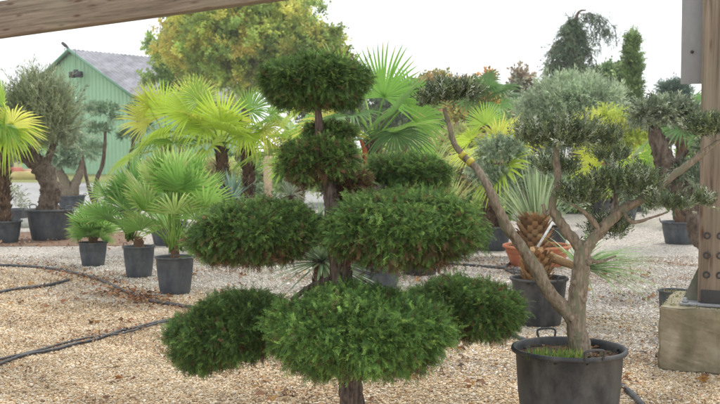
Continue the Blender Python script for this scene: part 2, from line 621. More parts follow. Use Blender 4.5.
def roof_side(g, e0, r0):
    # corrugations run from eave to ridge
    n = int(LEN / .16 * 2)
    s = np.linspace(-.35, LEN + .35, n + 1)
    amp = .035 * np.sin(np.arange(n + 1) * math.pi / 2 + .3)
    rows = []
    for t in (0, .5, 1):
        p = e0 + (r0 - e0) * t
        rows.append(np.stack([p[0] + uu[0] * s, p[1] + uu[1] * s, p[2] + amp + .05], -1))
    v = np.concatenate(rows)
    i = np.arange(n)
    for k in range(2):
        g.add(v if k == 0 else np.zeros((0, 3)), np.stack([i, i + 1, i + n + 2, i + n + 1], -1) + k * (n + 1) - (len(v) if k else 0))


ridge = np.array([*(Cn + vv * hw), AH])
for sgn, E in ((-1, Cn), (1, D0)):
    e = np.array([*(E + vv * .35 * sgn), EH - .18])
    roof_side(g, e, ridge)
rf = g.build("roof", M_roof, shed, col=False)
g = Geo()
for sgn, E in ((-1, Cn), (1, D0)):
    e = np.array([*(E + vv * .38 * sgn - uu * .36), EH - .24]); r = ridge + np.array([*(-uu * .36), 0])
    tube(g, [e, r], [.11, .11], 4, 2, resample=False)
g.build("barge_board", M_trim, shed, col=False)
g = Geo()
e0 = np.array([*(Cn - vv * .45 - uu * .3), EH - .28]); e1 = e0 + np.array([*(uu * (LEN + .6)), 0])
tube(g, [e0, e1], [.1, .1], 8, 2, resample=False)
dn = e0 + np.array([*(uu * .35), 0])
tube(g, [dn, dn - [0, 0, 4.3]], [.06, .06], 8, 2, resample=False)
g.build("gutter", M_black, shed, col=False)
g = Geo()
lp = at(80.5, 74, 62.7) + np.array([*(-uu * .35), 0])
tube(g, [lp + [0, 0, 2.1], lp], [.012, .012], 5, 4, resample=False)
box(g, lp + [0, 0, .1], (.25, .2, .3), .6)
for s in (-.33, .33):
    box(g, lp + np.array([*(vv * s), 0]) + [0, 0, -.05], (.34, .3, .36), .9)
g.build("floodlight", M_black, shed, col=False)
g = Geo()
r0 = np.array([*(Cn + vv * (hw + .5) - uu * .2), AH - .2]); a0 = at(69, 48.5, r0[1]); a1 = at(62, 42.5, r0[1])
tube(g, [r0, r0 + [-.1, 0, .3], a0], [.03, .03, .03], 5, 3, resample=False)
tube(g, [a0, a0 * .5 + a1 * .5, a1], [.04, .13, .1], 6, 6)
g.build("gooseneck_lamp", M_black, shed, col=False)
# heap by the shed
g = Geo()
for k, (px, py, Y, w, h, c) in enumerate([(12, 172, 52, .9, .6, (.5, .16, .1)), (28, 175, 51, 1.7, .4, (.6, .5, .2)), (20, 170, 53, .8, .5, (.5, .3, .18))]):
    b = gnd(px, py); b = b * (Y / b[1]) if b[1] > Y else b
    P = at(px, 165, Y)
    box(g, (P[0], Y, h / 2), (w, 1.2, h), .5 + k * .3, c)
tag(g.build("material_heap", M_gen), "low orange and yellow heap at the foot of the green shed", "heap")
g = Geo()
box(g, (-6.6, 19.3, .09), (5.2, .12, .18), .03, (.5, .5, .45))
tag(g.build("edging_board", M_gen), "pale edging board on the ground behind the left pots", "edging")

# ------------------------------------------------------------------ templates for leaves
# olive leaf: folded lance shape, X along
def leaf6(l=1, w=.22, fold=.06):
    v = np.array([[0, 0, 0], [.35 * l, w / 2, fold], [.35 * l, -w / 2, fold], [.7 * l, w * .42, fold * .8], [.7 * l, -w * .42, fold * .8], [l, 0, -.04], [.35 * l, 0, 0], [.7 * l, 0, 0]])
    f = np.array([[0, 6, 1, 1], [0, 2, 6, 6]])
    q = [[6, 7, 3, 1], [2, 4, 7, 6]]
    return v, q


LV = np.array([[0, 0, 0], [.45, .11, .05], [1, 0, -.05], [.45, -.11, .05]])
LF = np.array([[0, 3, 2, 1]])
BV = np.array([[0, 0, 0], [.5, .3, .06], [1, 0, -.1], [.5, -.3, .06]])     # broad leaf


def rot_basis(ax, ang):
    c, s = math.cos(ang), math.sin(ang)
    ax = np.array(ax, float); ax /= np.linalg.norm(ax)
    K = np.array([[0, -ax[2], ax[1]], [ax[2], 0, -ax[0]], [-ax[1], ax[0], 0]])
    return np.eye(3) + s * K + (1 - c) * K @ K


def make_twig(nl=12, spread=.75, leaf=.34, broad=LV, curve=.12):
    """twig of unit length along +X with leaves in opposite pairs; returns verts, quads"""
    V, Fq = [], []
    k = 0
    for i in range(nl):
        t = .12 + .88 * (i // 2 + rng.uniform(-.2, .2)) / (nl / 2 - 1)
        side = 1 if i % 2 else -1
        roll = (i // 2) * 1.57 + rng.uniform(-.4, .4)
        d = np.array([math.cos(spread), side * math.sin(spread) * math.cos(roll), side * math.sin(spread) * math.sin(roll)])
        if i >= nl - 1: d = np.array([1, .1, .1])
        d = d + rng.normal(0, .12, 3)
        B = basis(d[None], rng.normal(0, 1, (1, 3)))[0]
        p = np.array([t, 0, curve * t * t])
        L = leaf * rng.uniform(.75, 1.15)
        V.append((broad * L) @ B.T + p)
        Fq.append(LF + k); k += 4
    # the stem: thin strip
    w = .012
    s = np.array([[0, -w, 0], [0, w, 0], [1, w * .4, curve], [1, -w * .4, curve]])
    V.append(s); Fq.append(np.array([[0, 1, 2, 3]]) + k)
    return np.concatenate(V), np.concatenate(Fq)


OV = np.array([[0, 0, 0], [.5, .15, .05], [1, 0, -.04], [.5, -.15, .05]])
TW_OLIVE = [make_twig(12, .65, .38, OV) for _ in range(8)]
LN = np.array([[0, 0, 0], [.45, .075, .03], [1, 0, -.04], [.45, -.075, .03]])
TW_FINE = [make_twig(12, .45, .3, LN) for _ in range(6)]
TW_LOOSE = [make_twig(10, .6, .36) for _ in range(6)]
TW_BROAD = [make_twig(10, .9, .42, BV, .1) for _ in range(8)]


def make_spray(nb=13, curve=-.35):
    """feathery drooping conifer spray, unit length along +X"""
    V, Fq = [], []
    k = 0
    pts = lambda t: np.array([t, 0, curve * t * t])
    w = .022
    for a, b in ((0, .5), (.5, 1)):
        p, q = pts(a), pts(b)
        V.append(np.array([p + [0, -w, 0], p + [0, w, 0], q + [0, w * .5, 0], q + [0, -w * .5, 0]])); Fq.append(np.array([[0, 1, 2, 3]]) + k); k += 4
    for i in range(nb):
        t = .1 + .88 * i / (nb - 1)
        side = 1 if i % 2 else -1
        L = .46 * (1 - .55 * t) * rng.uniform(.7, 1.2)
        an = rng.uniform(.5, .85)
        d = np.array([math.cos(an), side * math.sin(an), rng.uniform(-.35, .25)])
        p = pts(t); e = p + d * L; m = p + d * L * .5 + [0, 0, .02]
        nrm = np.array([-d[1], d[0], 0]); nrm /= np.linalg.norm(nrm)
        ww = .035
        V.append(np.array([p - nrm * ww * .3, m - nrm * ww, e, m + nrm * ww])); Fq.append(np.array([[0, 1, 2, 3]]) + k); k += 4
    return np.concatenate(V), np.concatenate(Fq)


SPRAYS = [make_spray() for _ in range(6)]


def sph(n, zmin=-1):
    z = U(zmin, 1, n); a = U(0, 2 * math.pi, n); r = np.sqrt(np.maximum(0, 1 - z * z))
    return np.stack([r * np.cos(a), r * np.sin(a), z], -1)


def pad(g, temps, c, r, ntuft, per, size, cols, w=None, up=.2, out=.8, jit=.5, depth=(.62, 1), zmin=-.75, tuft_r=.12, shape=None, under=None, ccol=.2, brown=None, tip=0.0, noise=.13, boxy=0.0, shear=0.0):
    """cloud-pruned pad: tufts spread over an ellipsoid, each a fan of sprigs"""
    c = np.asarray(c, float); r = np.asarray(r, float)
    u = sph(ntuft, zmin)
    if boxy: u = u * (1 + boxy * (1 / (np.abs(u) ** 3.2).sum(1, keepdims=True) ** (1 / 3.2) - 1))
    lump = 1 + noise * (np.sin(u[:, 0] * 5 + c[0] * 9) * np.sin(u[:, 1] * 6 + 1) + np.sin(u[:, 2] * 6 + u[:, 0] * 4 + c[2] * 5) * .8)
    f = (depth[0] + (depth[1] - depth[0]) * U(0, 1, ntuft) ** .6) * lump
    tp = c + u * r * f[:, None]
    tp[:, 2] += shear * (tp[:, 0] - c[0])
    tn = norm(u / r)
    tc = 1 + rng.normal(0, ccol, ntuft)
    idx = np.repeat(np.arange(ntuft), per)
    n = len(idx)
    rr = float(np.mean(r)) * tuft_r
    pos = tp[idx] - tn[idx] * rr * .5 + rng.normal(0, rr, (n, 3))
    d = tn[idx] * out + rng.normal(0, jit, (n, 3)) + [0, 0, up]
    col = pick(cols, n, w) * tc[idx][:, None]
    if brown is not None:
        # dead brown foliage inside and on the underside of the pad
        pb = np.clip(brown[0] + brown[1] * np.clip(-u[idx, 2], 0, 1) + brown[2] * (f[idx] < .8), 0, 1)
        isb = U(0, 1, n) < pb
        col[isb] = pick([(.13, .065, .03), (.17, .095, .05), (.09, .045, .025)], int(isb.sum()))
    B = basis(d, np.tile([0, 0, 1.], (n, 1)) + rng.normal(0, .6, (n, 3)))
    sz = size * U(.7, 1.25, n)
    k = rng.integers(0, len(temps), n)
    for i, (tv, tf) in enumerate(temps):
        m = k == i
        emit(g, tv, tf, pos[m], B[m], sz[m], np.clip(col[m], .004, .9), tip)


GREEN_CON = [(.115, .215, .048), (.088, .178, .04), (.195, .32, .07), (.062, .13, .034)]
OLV = [(.09, .13, .055), (.14, .185, .08), (.06, .09, .04), (.38, .42, .31), (.26, .32, .13)]
OLW = [4, 4, 4, 1.8, 2]

# ------------------------------------------------------------------ the cloud-pruned conifer in the middle
base = gnd(354, 450)
con = thing("cloud_pruned_conifer", base, "large dark green cloud-pruned conifer with round pads in the middle foreground", "tree")
g = Geo()
tr = [at(355, 452, 5.02), at(352, 404, 5), at(350, 372, 5), at(347, 320, 5), at(341, 275, 5), at(336, 235, 5.0), at(333, 205, 5.02), at(327, 175, 5.03), at(321, 145, 5.02), at(319, 120, 5), at(317, 95, 5)]
tr[0][2] = -.02
tube(g, tr, [.072, .062, .06, .058, .054, .05, .043, .036, .026, .018, .012], 22, 90, knob=.07)
g.build("trunk", M_conbark, con, smooth=True)


def branch(parent, pts, r, mat=M_conbark, knob=.08, sides=9, name="branch"):
    g = Geo()
    tube(g, pts, r, sides, knob=knob, n=len(pts) * 7)
    return g.build(name, mat, parent, smooth=True)


# px, py, halfw, halfh, Y, depth radius, tufts, label, trunk y
PADS = [
    (315, 82, 53, 27, 5.0, .26, 230, "topmost pad, round, painted dark as if shaded", None, (.0, .1, .1), .62, .0),
    (318, 160, 40, 25, 4.98, .17, 105, "thin upper pad with brown dead patches", (322, 160), (.2, .4, .3), .85, .05),
    (330, 132, 28, 10, 5.1, .13, 34, "small sparse tuft of green under the top pad", (321, 140), (.1, .2, .2), .8, .0),
    (349, 186, 24, 18, 5.1, .14, 50, "small mostly brown pad against the trunk", (332, 190), (.75, .3, .2), .8, .0),
    (408, 173, 44, 19, 5.45, .24, 110, "smaller pad behind the broad right pad", (330, 190), (.04, .2, .1), .8, -.05),
    (257, 232, 65, 32, 5.0, .32, 330, "broad left pad, brown beneath", (336, 225), (.06, .75, .2), .8, .08),
    (403, 229, 78, 39, 4.85, .36, 420, "broad right pad, brown beneath", (336, 232), (.04, .7, .2), .92, .03),
    (230, 330, 60, 37, 5.15, .30, 300, "lower left pad", (344, 275), (.03, .15, .1), .75, .22),
    (466, 309, 58, 31, 5.35, .30, 290, "lower right pad", (345, 300), (.04, .3, .12), .85, -.05),
    (359, 332, 87, 43, 4.68, .38, 520, "largest lowest pad in front of the trunk", (350, 350), (.015, .2, .12), 1.1, .0),
]
for (px, py, hwp, hhp, Y, rd, nt_, lab, tb, br, bright, sh) in PADS:
    c = at(px, py, Y)
    rx, rz = hwp * Y / F, hhp * Y / F
    g = Geo()
    cols = [tuple(np.array(q) * bright) for q in GREEN_CON]  # scales the greens per pad: shade on the top pad is painted into its colour
    rr_ = (rx - .022, rd - .03, rz - .030)
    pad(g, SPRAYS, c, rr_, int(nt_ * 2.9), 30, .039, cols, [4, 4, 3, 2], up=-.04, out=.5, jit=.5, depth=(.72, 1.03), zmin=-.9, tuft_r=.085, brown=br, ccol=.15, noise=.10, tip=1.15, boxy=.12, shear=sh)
    # inner mass of older growth that closes the pad
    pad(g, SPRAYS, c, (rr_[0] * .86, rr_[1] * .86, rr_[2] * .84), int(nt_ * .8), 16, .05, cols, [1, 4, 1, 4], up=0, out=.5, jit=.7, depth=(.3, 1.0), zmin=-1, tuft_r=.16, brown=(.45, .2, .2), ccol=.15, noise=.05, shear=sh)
    o = g.build("foliage_pad", M_needle, con)
    if lab: o["label"] = lab
    if tb:
        t0 = at(tb[0], tb[1], 5.0)
        cc = c + np.array([0, 0, -rz * .25])
        mid = t0 * .5 + cc * .5 + np.array([0, 0, -.03])
        branch(con, [t0, mid, cc], [.024, .018, .01])
        for s in range(5):
            e = c + sph(1)[0] * np.array([rx, rd, rz]) * .65
            branch(con, [mid * .4 + cc * .6, (cc + e) / 2 + [0, 0, -.02], e], [.009, .007, .004], sides=6, name="twig")
branch(con, [at(341, 277, 5), at(325, 281, 5.0), at(308, 288, 5.02), at(292, 300, 5.05)], [.02, .015, .013, .012])


# ------------------------------------------------------------------ pots
def pot(parent, c, rt, h, mat=M_pot, handles=2, ang=0.4, soil=(.10, .07, .05), rb=None, fill=.05, litter=True):
    """round tapered nursery pot with rolled rim, ribs and handles; c = centre of base"""
    rb = rb or rt * .76
    x, y, z = c
    g = Geo()
    lip = rt * .045
    prof = [(0, .0), (rb * .96, 0), (rb, .012), (rb + (rt - rb) * .5, h * .5), (rt - lip * 1.2, h - lip * 2.4), (rt - lip * .8, h - lip * 2.0),
            (rt + lip * .4, h - lip * 1.9), (rt + lip * .7, h - lip * 1.2), (rt + lip * .4, h - lip * .2), (rt - lip * .3, h), (rt - lip, h - lip * .4), (rt - lip * 1.3, h - lip * 2), (rt - lip * 1.8, h - fill - .06), (rb * .8, h * .5)]
    lathe(g, prof, (x, y, z), 64, wob=.006)
    g.build("pot", mat, parent, smooth=True, col=False)
    sr = rt - lip * 1.7
    g = Geo()
    n = 30
    rr = np.sqrt(U(0, 1, 0))
    rings = [(sr * t, h - fill + .018 * (1 - t) + .004 * math.sin(9 * t)) for t in np.linspace(1, 0.001, 8)]
    lathe(g, rings, (x, y, z), 40, soil)
    k = int(260 if rt > .2 else 120)
    a = U(0, 6.28, k); q = sr * np.sqrt(U(0, .96, k))
    pos = np.stack([x + q * np.cos(a), y + q * np.sin(a), np.full(k, z + h - fill + .012)], -1)
    s = U(.012, .035, k) * (rt / .3 + .3)
    emit(g, BV, LF, pos, basis(rng.normal(size=(k, 3)) * [1, 1, .25], np.tile([0, 0, 1.], (k, 1)) + rng.normal(0, .4, (k, 3))), s, pick([(.2, .11, .06), (.12, .075, .05), (.33, .2, .1), (.07, .09, .03)], k))
    g.build("soil", M_soil, parent)
    for hnd in range(handles):
        a = ang + hnd * math.pi
        cx, cy = x + (rt + lip * .5) * math.cos(a), y + (rt + lip * .5) * math.sin(a)
        t = np.array([-math.sin(a), math.cos(a), 0]); o = np.array([math.cos(a), math.sin(a), 0])
        hw_ = rt * .16
        b = np.array([cx, cy, z + h - lip])
        g = Geo()
        tube(g, [b - t * hw_, b - t * hw_ + o * .012 + [0, 0, .05 * rt / .3], b + t * hw_ + o * .012 + [0, 0, .05 * rt / .3], b + t * hw_], rt * .022, 6, 16)
        g.build("handle", mat, parent, smooth=True, col=False)


# ------------------------------------------------------------------ front olive
PY = 5.2
pc = np.array([.211 * PY, PY, 0])
ol = thing("potted_olive_tree", pc, "multi-stemmed cloud-pruned olive tree in the big black pot at front right", "tree", "olive trees in pots")
pot(ol, pc, .292, .47, M_pot, 2, 1.78, (.14, .10, .07), rb=.235)
hb = pc + [-.0, -.0, 0]
g = Geo()
# tufts of fresh weeds on the soil
k = 420
a = U(0, 6.28, k); q = .1 * np.sqrt(U(0, 1, k))
pos = np.stack([pc[0] - .09 + q * np.cos(a) * 1.5, pc[1] - .13 + q * np.sin(a) * .8, np.full(k, .425)], -1)
emit(g, LV * [1, .6, 1], LF, pos, basis(rng.normal(0, .45, (k, 3)) + [0, 0, 1]), U(.03, .075, k), pick([(.2, .33, .06), (.13, .25, .05), (.35, .4, .1)], k))
o = g.build("weeds", M_leaf, ol); o["label"] = "fresh green weeds on the soil"
g = Geo()
T = lambda x, y, Y=5.2: at(x, y, Y)
tube(g, [T(582, 366), T(579, 345), T(576, 325), T(577, 300), T(580, 280), T(582, 258), T(584, 246)], [.068, .058, .05, .047, .047, .042, .04], 22, 60, knob=.04)
for (x, y, dx, dy, r_) in ((571, 318, -.5, -.8, .016), (583, 300, .5, -.8, .013), (575, 283, -.6, -.7, .012), (588, 262, .3, -.9, .014), (577, 335, -.1, -1, .018)):
    q = T(x, y, 5.17)
    dd = norm(np.array([dx, dy, .2]))
    tube(g, [q - dd * .02, q + dd * .012, q + dd * .022], [r_ * 1.7, r_ * 1.2, r_ * .7], 10, 3, resample=False, knob=.08)
g.build("trunk", M_olbark, ol, smooth=True)
branch(ol, [T(577, 325), T(563, 308), T(548, 291), T(538, 272), T(524, 250), T(508, 228), T(497, 207), T(488, 187), T(478, 170, 5.25), T(464, 156, 5.3), T(454, 143, 5.3), T(449, 125, 5.3), T(444, 108, 5.3)],
       [.042, .036, .034, .033, .029, .027, .025, .022, .02, .018, .016, .013, .009], M_olbark, .10, 14)
branch(ol, [T(584, 250), T(572, 238), T(560, 222), T(552, 207), T(556, 192), T(558, 175), T(556, 158), T(558, 142)], [.033, .027, .026, .022, .019, .018, .016, .01], M_olbark, .12, 12)
branch(ol, [T(584, 252), T(594, 238), T(606, 224), T(622, 210), T(640, 200), T(662, 184), T(690, 163), T(712, 146), T(722, 140)], [.036, .032, .03, .024, .021, .02, .018, .016, .01], M_olbark, .12, 12)
branch(ol, [T(553, 207), T(546, 214), T(543, 204)], [.017, .013, .008], M_olbark, .1, 8)
branch(ol, [T(600, 230), T(586, 214, 5.15), T(572, 204, 5.1)], [.018, .012, .006], M_olbark, .1, 8)
branch(ol, [T(622, 210), T(632, 222, 5.1), T(650, 218, 5.05), T(668, 212, 5.0)], [.012, .01, .007, .004], M_olbark, .1, 7)
branch(ol, [T(610, 221), T(616, 205, 5.3), T(614, 180, 5.35), T(612, 160, 5.4)], [.014, .012, .01, .006], M_olbark, .1, 7)
branch(ol, [T(584, 256), T(598, 262, 5.3), T(616, 256, 5.35)], [.014, .01, .005], M_olbark, .1, 7)
for (x, y, Y) in ((470.5, 162, 5.27), (463, 155.5, 5.3)):
    q = T(x, y, Y)
    d = norm(T(464, 156, 5.3) - T(478, 170, 5.25))
    g = Geo()
    tube(g, [q - d * .013, q, q + d * .013], [.0225, .0235, .0225], 14, 3, (.5, .43, .06), resample=False)
    g.build("yellow_tape", M_gen, ol)
# px, py, hw, hh, Y, depth r, tufts
for (px, py, a_, b_, Y, rd, nt_, dens) in [
    (453, 97, 33, 16, 5.3, .16, 75, 7), (428, 104, 14, 9, 5.3, .09, 18, 6),
    (558, 137, 50, 17, 5.2, .22, 125, 7), (604, 142, 26, 12, 5.25, .13, 36, 6),
    (706, 131, 26, 14, 5.2, .16, 60, 7), (625, 186, 46, 20, 5.2, .2, 90, 6), (578, 200, 28, 20, 5.15, .15, 50, 6),
    (560, 170, 34, 12, 5.45, .14, 30, 5), (610, 232, 28, 22, 5.3, .15, 40, 5), (668, 208, 30, 13, 5.05, .1, 22, 5), (612, 160, 26, 12, 5.5, .12, 26, 5), (700, 205, 22, 10, 5.1, .08, 12, 4),
]:
    g = Geo()
    c = T(px, py, Y)
    pad(g, TW_OLIVE, c, (max(.035, a_ * Y / F - .046), rd - .04, max(.022, b_ * Y / F - .05)), int(nt_ * 1.25), dens, .056, OLV, OLW, up=.7, out=.6, jit=.33, depth=(.35, 1), zmin=-.25, tuft_r=.2, ccol=.12, noise=.12)
    g.build("foliage_pad", M_olive, ol)

# ------------------------------------------------------------------ palms
def fan(g, base, D, pet, R, nseg=34, span=5.0, split=.45, droop=.35, bend=.5, cols=((.2, .35, .05),), w=None, cup=.12, width=1.0, petr=.012, tip=(.45, .38, .15), normal=None):
    """a fan leaf: petiole + folded segments fused near the hub. Returns nothing."""
    D = np.asarray(D, float); D /= np.linalg.norm(D)
    up = np.array([0, 0, 1.])
    S = np.cross(D, up)
    if np.linalg.norm(S) < .05: S = np.array([1., 0, 0])
    if normal is not None:
        Nn = norm(normal - D * (normal @ D)); S = np.cross(D, Nn)
    S /= np.linalg.norm(S); Nn = np.cross(S, D)
    # petiole bows down slightly
    hub = base + D * pet - up * .06 * pet
    c0 = pick(cols, 1, w)[0]
    pm = base + D * pet * .5 + Nn * pet * .04
    tube(g, [base, pm, hub], [petr * 1.3, petr, petr * .7], 5, 6, c0 * .9 + np.array([.03, .03, .0]))
    # blade plane: rotate D about S by -bend (tips over)
    D2 = D * math.cos(bend) - Nn * math.sin(bend)
    roll = rng.normal(0, .35 if normal is None else .18)
    N2 = np.cross(S, D2)
    S2 = S * math.cos(roll) + N2 * math.sin(roll); N2 = np.cross(S2, D2)
    ang = np.linspace(-span / 2, span / 2, nseg) + rng.normal(0, .02, nseg)
    ts = np.array([0, .2, split, .62, .8, .92, 1.0])
    dth = span / nseg
    for a in ang:
        L = R * (.72 + .28 * math.cos(a * .55)) * rng.uniform(.93, 1.05)
        d = D2 * math.cos(a) + S2 * math.sin(a)
        side = -D2 * math.sin(a) + S2 * math.cos(a)
        hwid = np.array([.004 * R, .2 * L * dth * .5, split * L * dth * .5, split * L * dth * .42, split * L * dth * .3, split * L * dth * .17, .002]) * width
        dr = droop * rng.uniform(.6, 1.5)
        P = hub + d[None] * (ts * L)[:, None] + N2[None] * (cup * L * np.sin(ts * math.pi * .5) * 1)[:, None]
        t2 = np.clip(ts - split * .8, 0, 1)
        P = P - up[None] * (dr * L * t2 ** 1.6)[:, None]
        # droop shortens reach
        P = P - d[None] * (dr * L * .25 * t2 ** 2)[:, None]
        fold = N2[None] * (hwid * .55)[:, None]
        A = P - side[None] * hwid[:, None] + fold
        B_ = P - fold * .3
        Cc = P + side[None] * hwid[:, None] + fold
        v = np.concatenate([A, B_, Cc])
        k = len(ts)
        i = np.arange(k - 1)
        f = np.concatenate([np.stack([i, i + 1, i + k + 1, i + k], -1), np.stack([i + k, i + k + 1, i + 2 * k + 1, i + 2 * k], -1)])
        cc = np.clip(c0 * rng.normal(1, .08), .01, .9)
        colr = np.tile(cc, (3, len(ts), 1)).astype(float)
        tp = U(0, 1) < .3
        if tp: colr[:, -2:] = np.array(tip)
        g.add(v, f, colr.reshape(-1, 3))


def palm_leaves(parent, base, n, el, az, pet, R, name="frond", shortlow=False, **kw):
    """n fan leaves; each its own part. el/az in degrees: range or list"""
    for i in range(n):
        t = i / max(1, n - 1)
        e = math.radians(el[0] + (el[1] - el[0]) * t + rng.normal(0, 6))
        a = math.radians(az[0] + (i * 137.5 + rng.normal(0, 10)) % (az[1] - az[0]))
        D = np.array([math.cos(a) * math.cos(e), math.sin(a) * math.cos(e), math.sin(e)])
        if shortlow: pet_ = pet * (.45 + .6 * max(0, math.sin(e)) ** 1.5)
        else: pet_ = pet
        g = Geo()
        b = base + rng.normal(0, .03, 3) * [1, 1, .6]
        fan(g, b, D, pet_ * rng.uniform(.7, 1.15), R * rng.uniform(.88, 1.1), **kw)
        g.build(name, M_palm, parent)


def palm_trunk(parent, P, R, name="trunk", shag=900, col=(.16, .10, .065)):
    g = Geo()
    tube(g, P, R, 14, 30, col, knob=.12)
    sp_ = spline(P, 60)
    k = shag
    i = rng.integers(0, 60, k); a = U(0, 6.28, k)
    rr = np.interp(i / 59, np.linspace(0, 1, len(R)), R)
    o = np.stack([np.cos(a), np.sin(a), np.zeros(k)], -1)
    pos = sp_[i] + o * rr[:, None] * .92
    d = o * .45 + [0, 0, 1] + rng.normal(0, .35, (k, 3))
    rbar = float(np.mean(R))
    emit(g, LV, LF, pos, basis(d, o), U(.5, 1.4, k) * rbar * .9, pick([(.2, .13, .08), (.11, .07, .045), (.32, .23, .15), (.07, .045, .03)], k))
    g.build(name, M_fibre, parent)


YEL = ((.44, .60, .05), (.60, .66, .06), (.38, .54, .04), (.66, .66, .12))
LIME = ((.28, .48, .05), (.36, .56, .07), (.2, .4, .05))
GRN = ((.11, .24, .055), (.15, .30, .07), (.09, .2, .05))

# tall palms, one thing each: px,py crown, Y, trunk base px
def tall_palm(label, crown, Y, basex, n, R, pet, cols, el=(82, -25), az=(0, 360), tr=.085, potted=True, nseg=34, droop=.4, name="fan_palm", group="tall fan palms", shag=900, potmat_=M_potgrey):
    cr = at(crown[0], crown[1], Y)
    b = np.array([(basex - 360) / F * Y, Y, 0])
    t = thing(name, b, label, "palm", group)
    ph = .36
    if potted: pot(t, b, .3, ph, potmat_, 2, U(0, 3))
    st = b + [0, 0, ph - .06 if potted else 0]
    palm_trunk(t, [st, st * .5 + cr * .5 + [rng.normal(0, .03), 0, 0], cr], [tr * 1.1, tr, tr * .9], shag=shag)
    palm_leaves(t, cr, n, el, az, pet, R, nseg=nseg, droop=droop, cols=cols)
    return t, cr


t, cr = tall_palm("tall green fan palm in grey pot standing directly behind the conifer", (374, 142), 10.3, 373, 0, .6, .7, GRN)
# its fronds are placed one by one: direction to where each fan's middle is seen
def fan_to(t, cr, px, py, Y, R, bend, cols, droop=.25, nseg=32, span=3.7, tilt=None):
    hub = at(px, py, Y)
    D = hub - cr; L = np.linalg.norm(D)
    g = Geo()
    nn = norm(np.array([0, 0, H]) - hub) * .9 + np.array([0, 0, .55]) + rng.normal(0, .3, 3)
    fan(g, cr, D / L, L, R, nseg=nseg, span=span, bend=bend, droop=droop, cols=cols, normal=nn if bend < .75 else None)
    g.build("frond", M_palm, t)


LM2 = ((.16, .36, .05), (.24, .46, .07))
for (px, py, Y, R, bend, cols, droop) in [
    (384, 94, 10.2, .60, .02, LM2, .1), (396, 108, 9.8, .52, .1, GRN, .12), (400, 128, 10.0, .45, .2, LM2, .2), (340, 84, 10.4, .58, .1, LIME, .15), (408, 100, 10.5, .5, .3, LM2, .3), (415, 118, 10.3, .42, .5, LIME, .35),
    (352, 112, 9.8, .45, .8, GRN, .4), (330, 125, 10.3, .5, .6, YEL, .5), (395, 130, 9.8, .45, 1.0, GRN, .6), (362, 84, 10.9, .5, .4, LIME, .25), (420, 145, 10.6, .42, .9, LIME, .6), (340, 140, 10.1, .45, 1.0, GRN, .7), (402, 160, 10.9, .42, 1.1, LIME, .7), (310, 100, 10.9, .45, .6, YEL, .4)]:
    fan_to(t, cr, px, py, Y, R, bend, cols, droop)
g = Geo()
tube(g, [at(361, 140, 10.1), at(365, 152, 10.1), at(366, 166, 10.1)], [.02, .03, .012], 6, 10, (.38, .09, .03))
o = g.build("flower_bud", M_gen, t)

t, cr = tall_palm("yellow-green fan palm with shaggy trunk, nearest to the conifer's left side", (247, 150), 15.6, 247, 4, .58, .5, YEL, el=(60, 10), az=(200, 340), tr=.09)
for (px, py, R, bend, cols, droop) in [(262, 128, .5, .9, YEL, .8), (283, 132, .42, 1.1, YEL, .9), (240, 118, .5, .8, YEL, .3), (270, 112, .45, .5, LIME, .3)]:
    fan_to(t, cr, px, py, 15.3, R * 1.17, bend, cols, droop)
t, cr = tall_palm("bright yellow fan palm with a broad upright fan, second left of the conifer", (221, 148), 15.3, 222, 3, .58, .5, YEL, el=(50, 0), az=(150, 330), tr=.09)
for (px, py, R, bend, cols, droop) in [(222, 122, .56, -.15, YEL, .1), (190, 112, .55, .3, YEL, .2), (205, 130, .5, .9, YEL, .5), (245, 132, .5, .8, YEL, .6), (170, 128, .5, .8, YEL, .6), (250, 108, .45, .3, LIME, .2), (200, 98, .45, .2, LIME, .2)]:
    fan_to(t, cr, px, py, 15.2, R * 1.18, bend, cols, droop)
t, cr = tall_palm("yellow fan palm rising in front of the shed corner", (168, 150), 15.8, 168, 3, .6, .5, LIME, el=(50, 0), az=(150, 390), tr=.09)
for (px, py, R, bend, cols, droop) in [(165, 112, .56, .1, YEL, .15), (148, 122, .5, .5, YEL, .3), (185, 118, .55, .4, YEL, .2), (150, 104, .4, .2, YEL, .2), (192, 98, .42, .1, YEL, .1), (158, 140, .45, .9, LIME, .5)]:
    fan_to(t, cr, px, py, 15.6, R * 1.12, bend, cols, droop)
t, cr = tall_palm("fan palm cut by the left edge of the picture, yellow lower fronds", (0, 145), 16.2, 2, 4, .8, .5, LIME, el=(60, 10), az=(60, 300), tr=.11)
for (px, py, R, bend, cols, droop) in [(4, 105, .62, .1, LIME, .2), (12, 120, .62, .4, YEL, .4), (8, 132, .62, .9, YEL, .9), (-10, 110, .6, .3, LIME, .3), (0, 120, .62, .8, LIME, .6), (-12, 130, .6, .9, YEL, .9)]:
    fan_to(t, cr, px, py, 15.5, R, bend, cols, droop)
t, cr = tall_palm("lime-yellow fan palm seen between the conifer and the olive's tallest branch", (492, 165), 15, 492, 3, .6, .5, YEL, el=(60, 10), tr=.09)
for (px, py, R, bend, cols, droop) in [(497, 140, .6, .0, YEL, .25), (472, 138, .45, .8, YEL, .3), (515, 140, .5, .4, YEL, .4), (485, 122, .4, .2, LIME, .2)]:
    fan_to(t, cr, px, py, 14.8, R, bend, cols, droop)
t, cr = tall_palm("distant green fan palm standing among orange autumn shrubs", (486, 105), 26, 486, 14, .62, .65, GRN, tr=.11, shag=300, nseg=22)
t, cr = tall_palm("small green fan palm seen left of the grey steel plate", (681, 128), 16, 681, 10, .5, .45, GRN, tr=.08, shag=300, nseg=26)
t, cr = tall_palm("bright lime fan palm behind the olive's middle pads", (622, 185), 21, 624, 3, .85, .45, LIME, tr=.09, el=(60, 20))
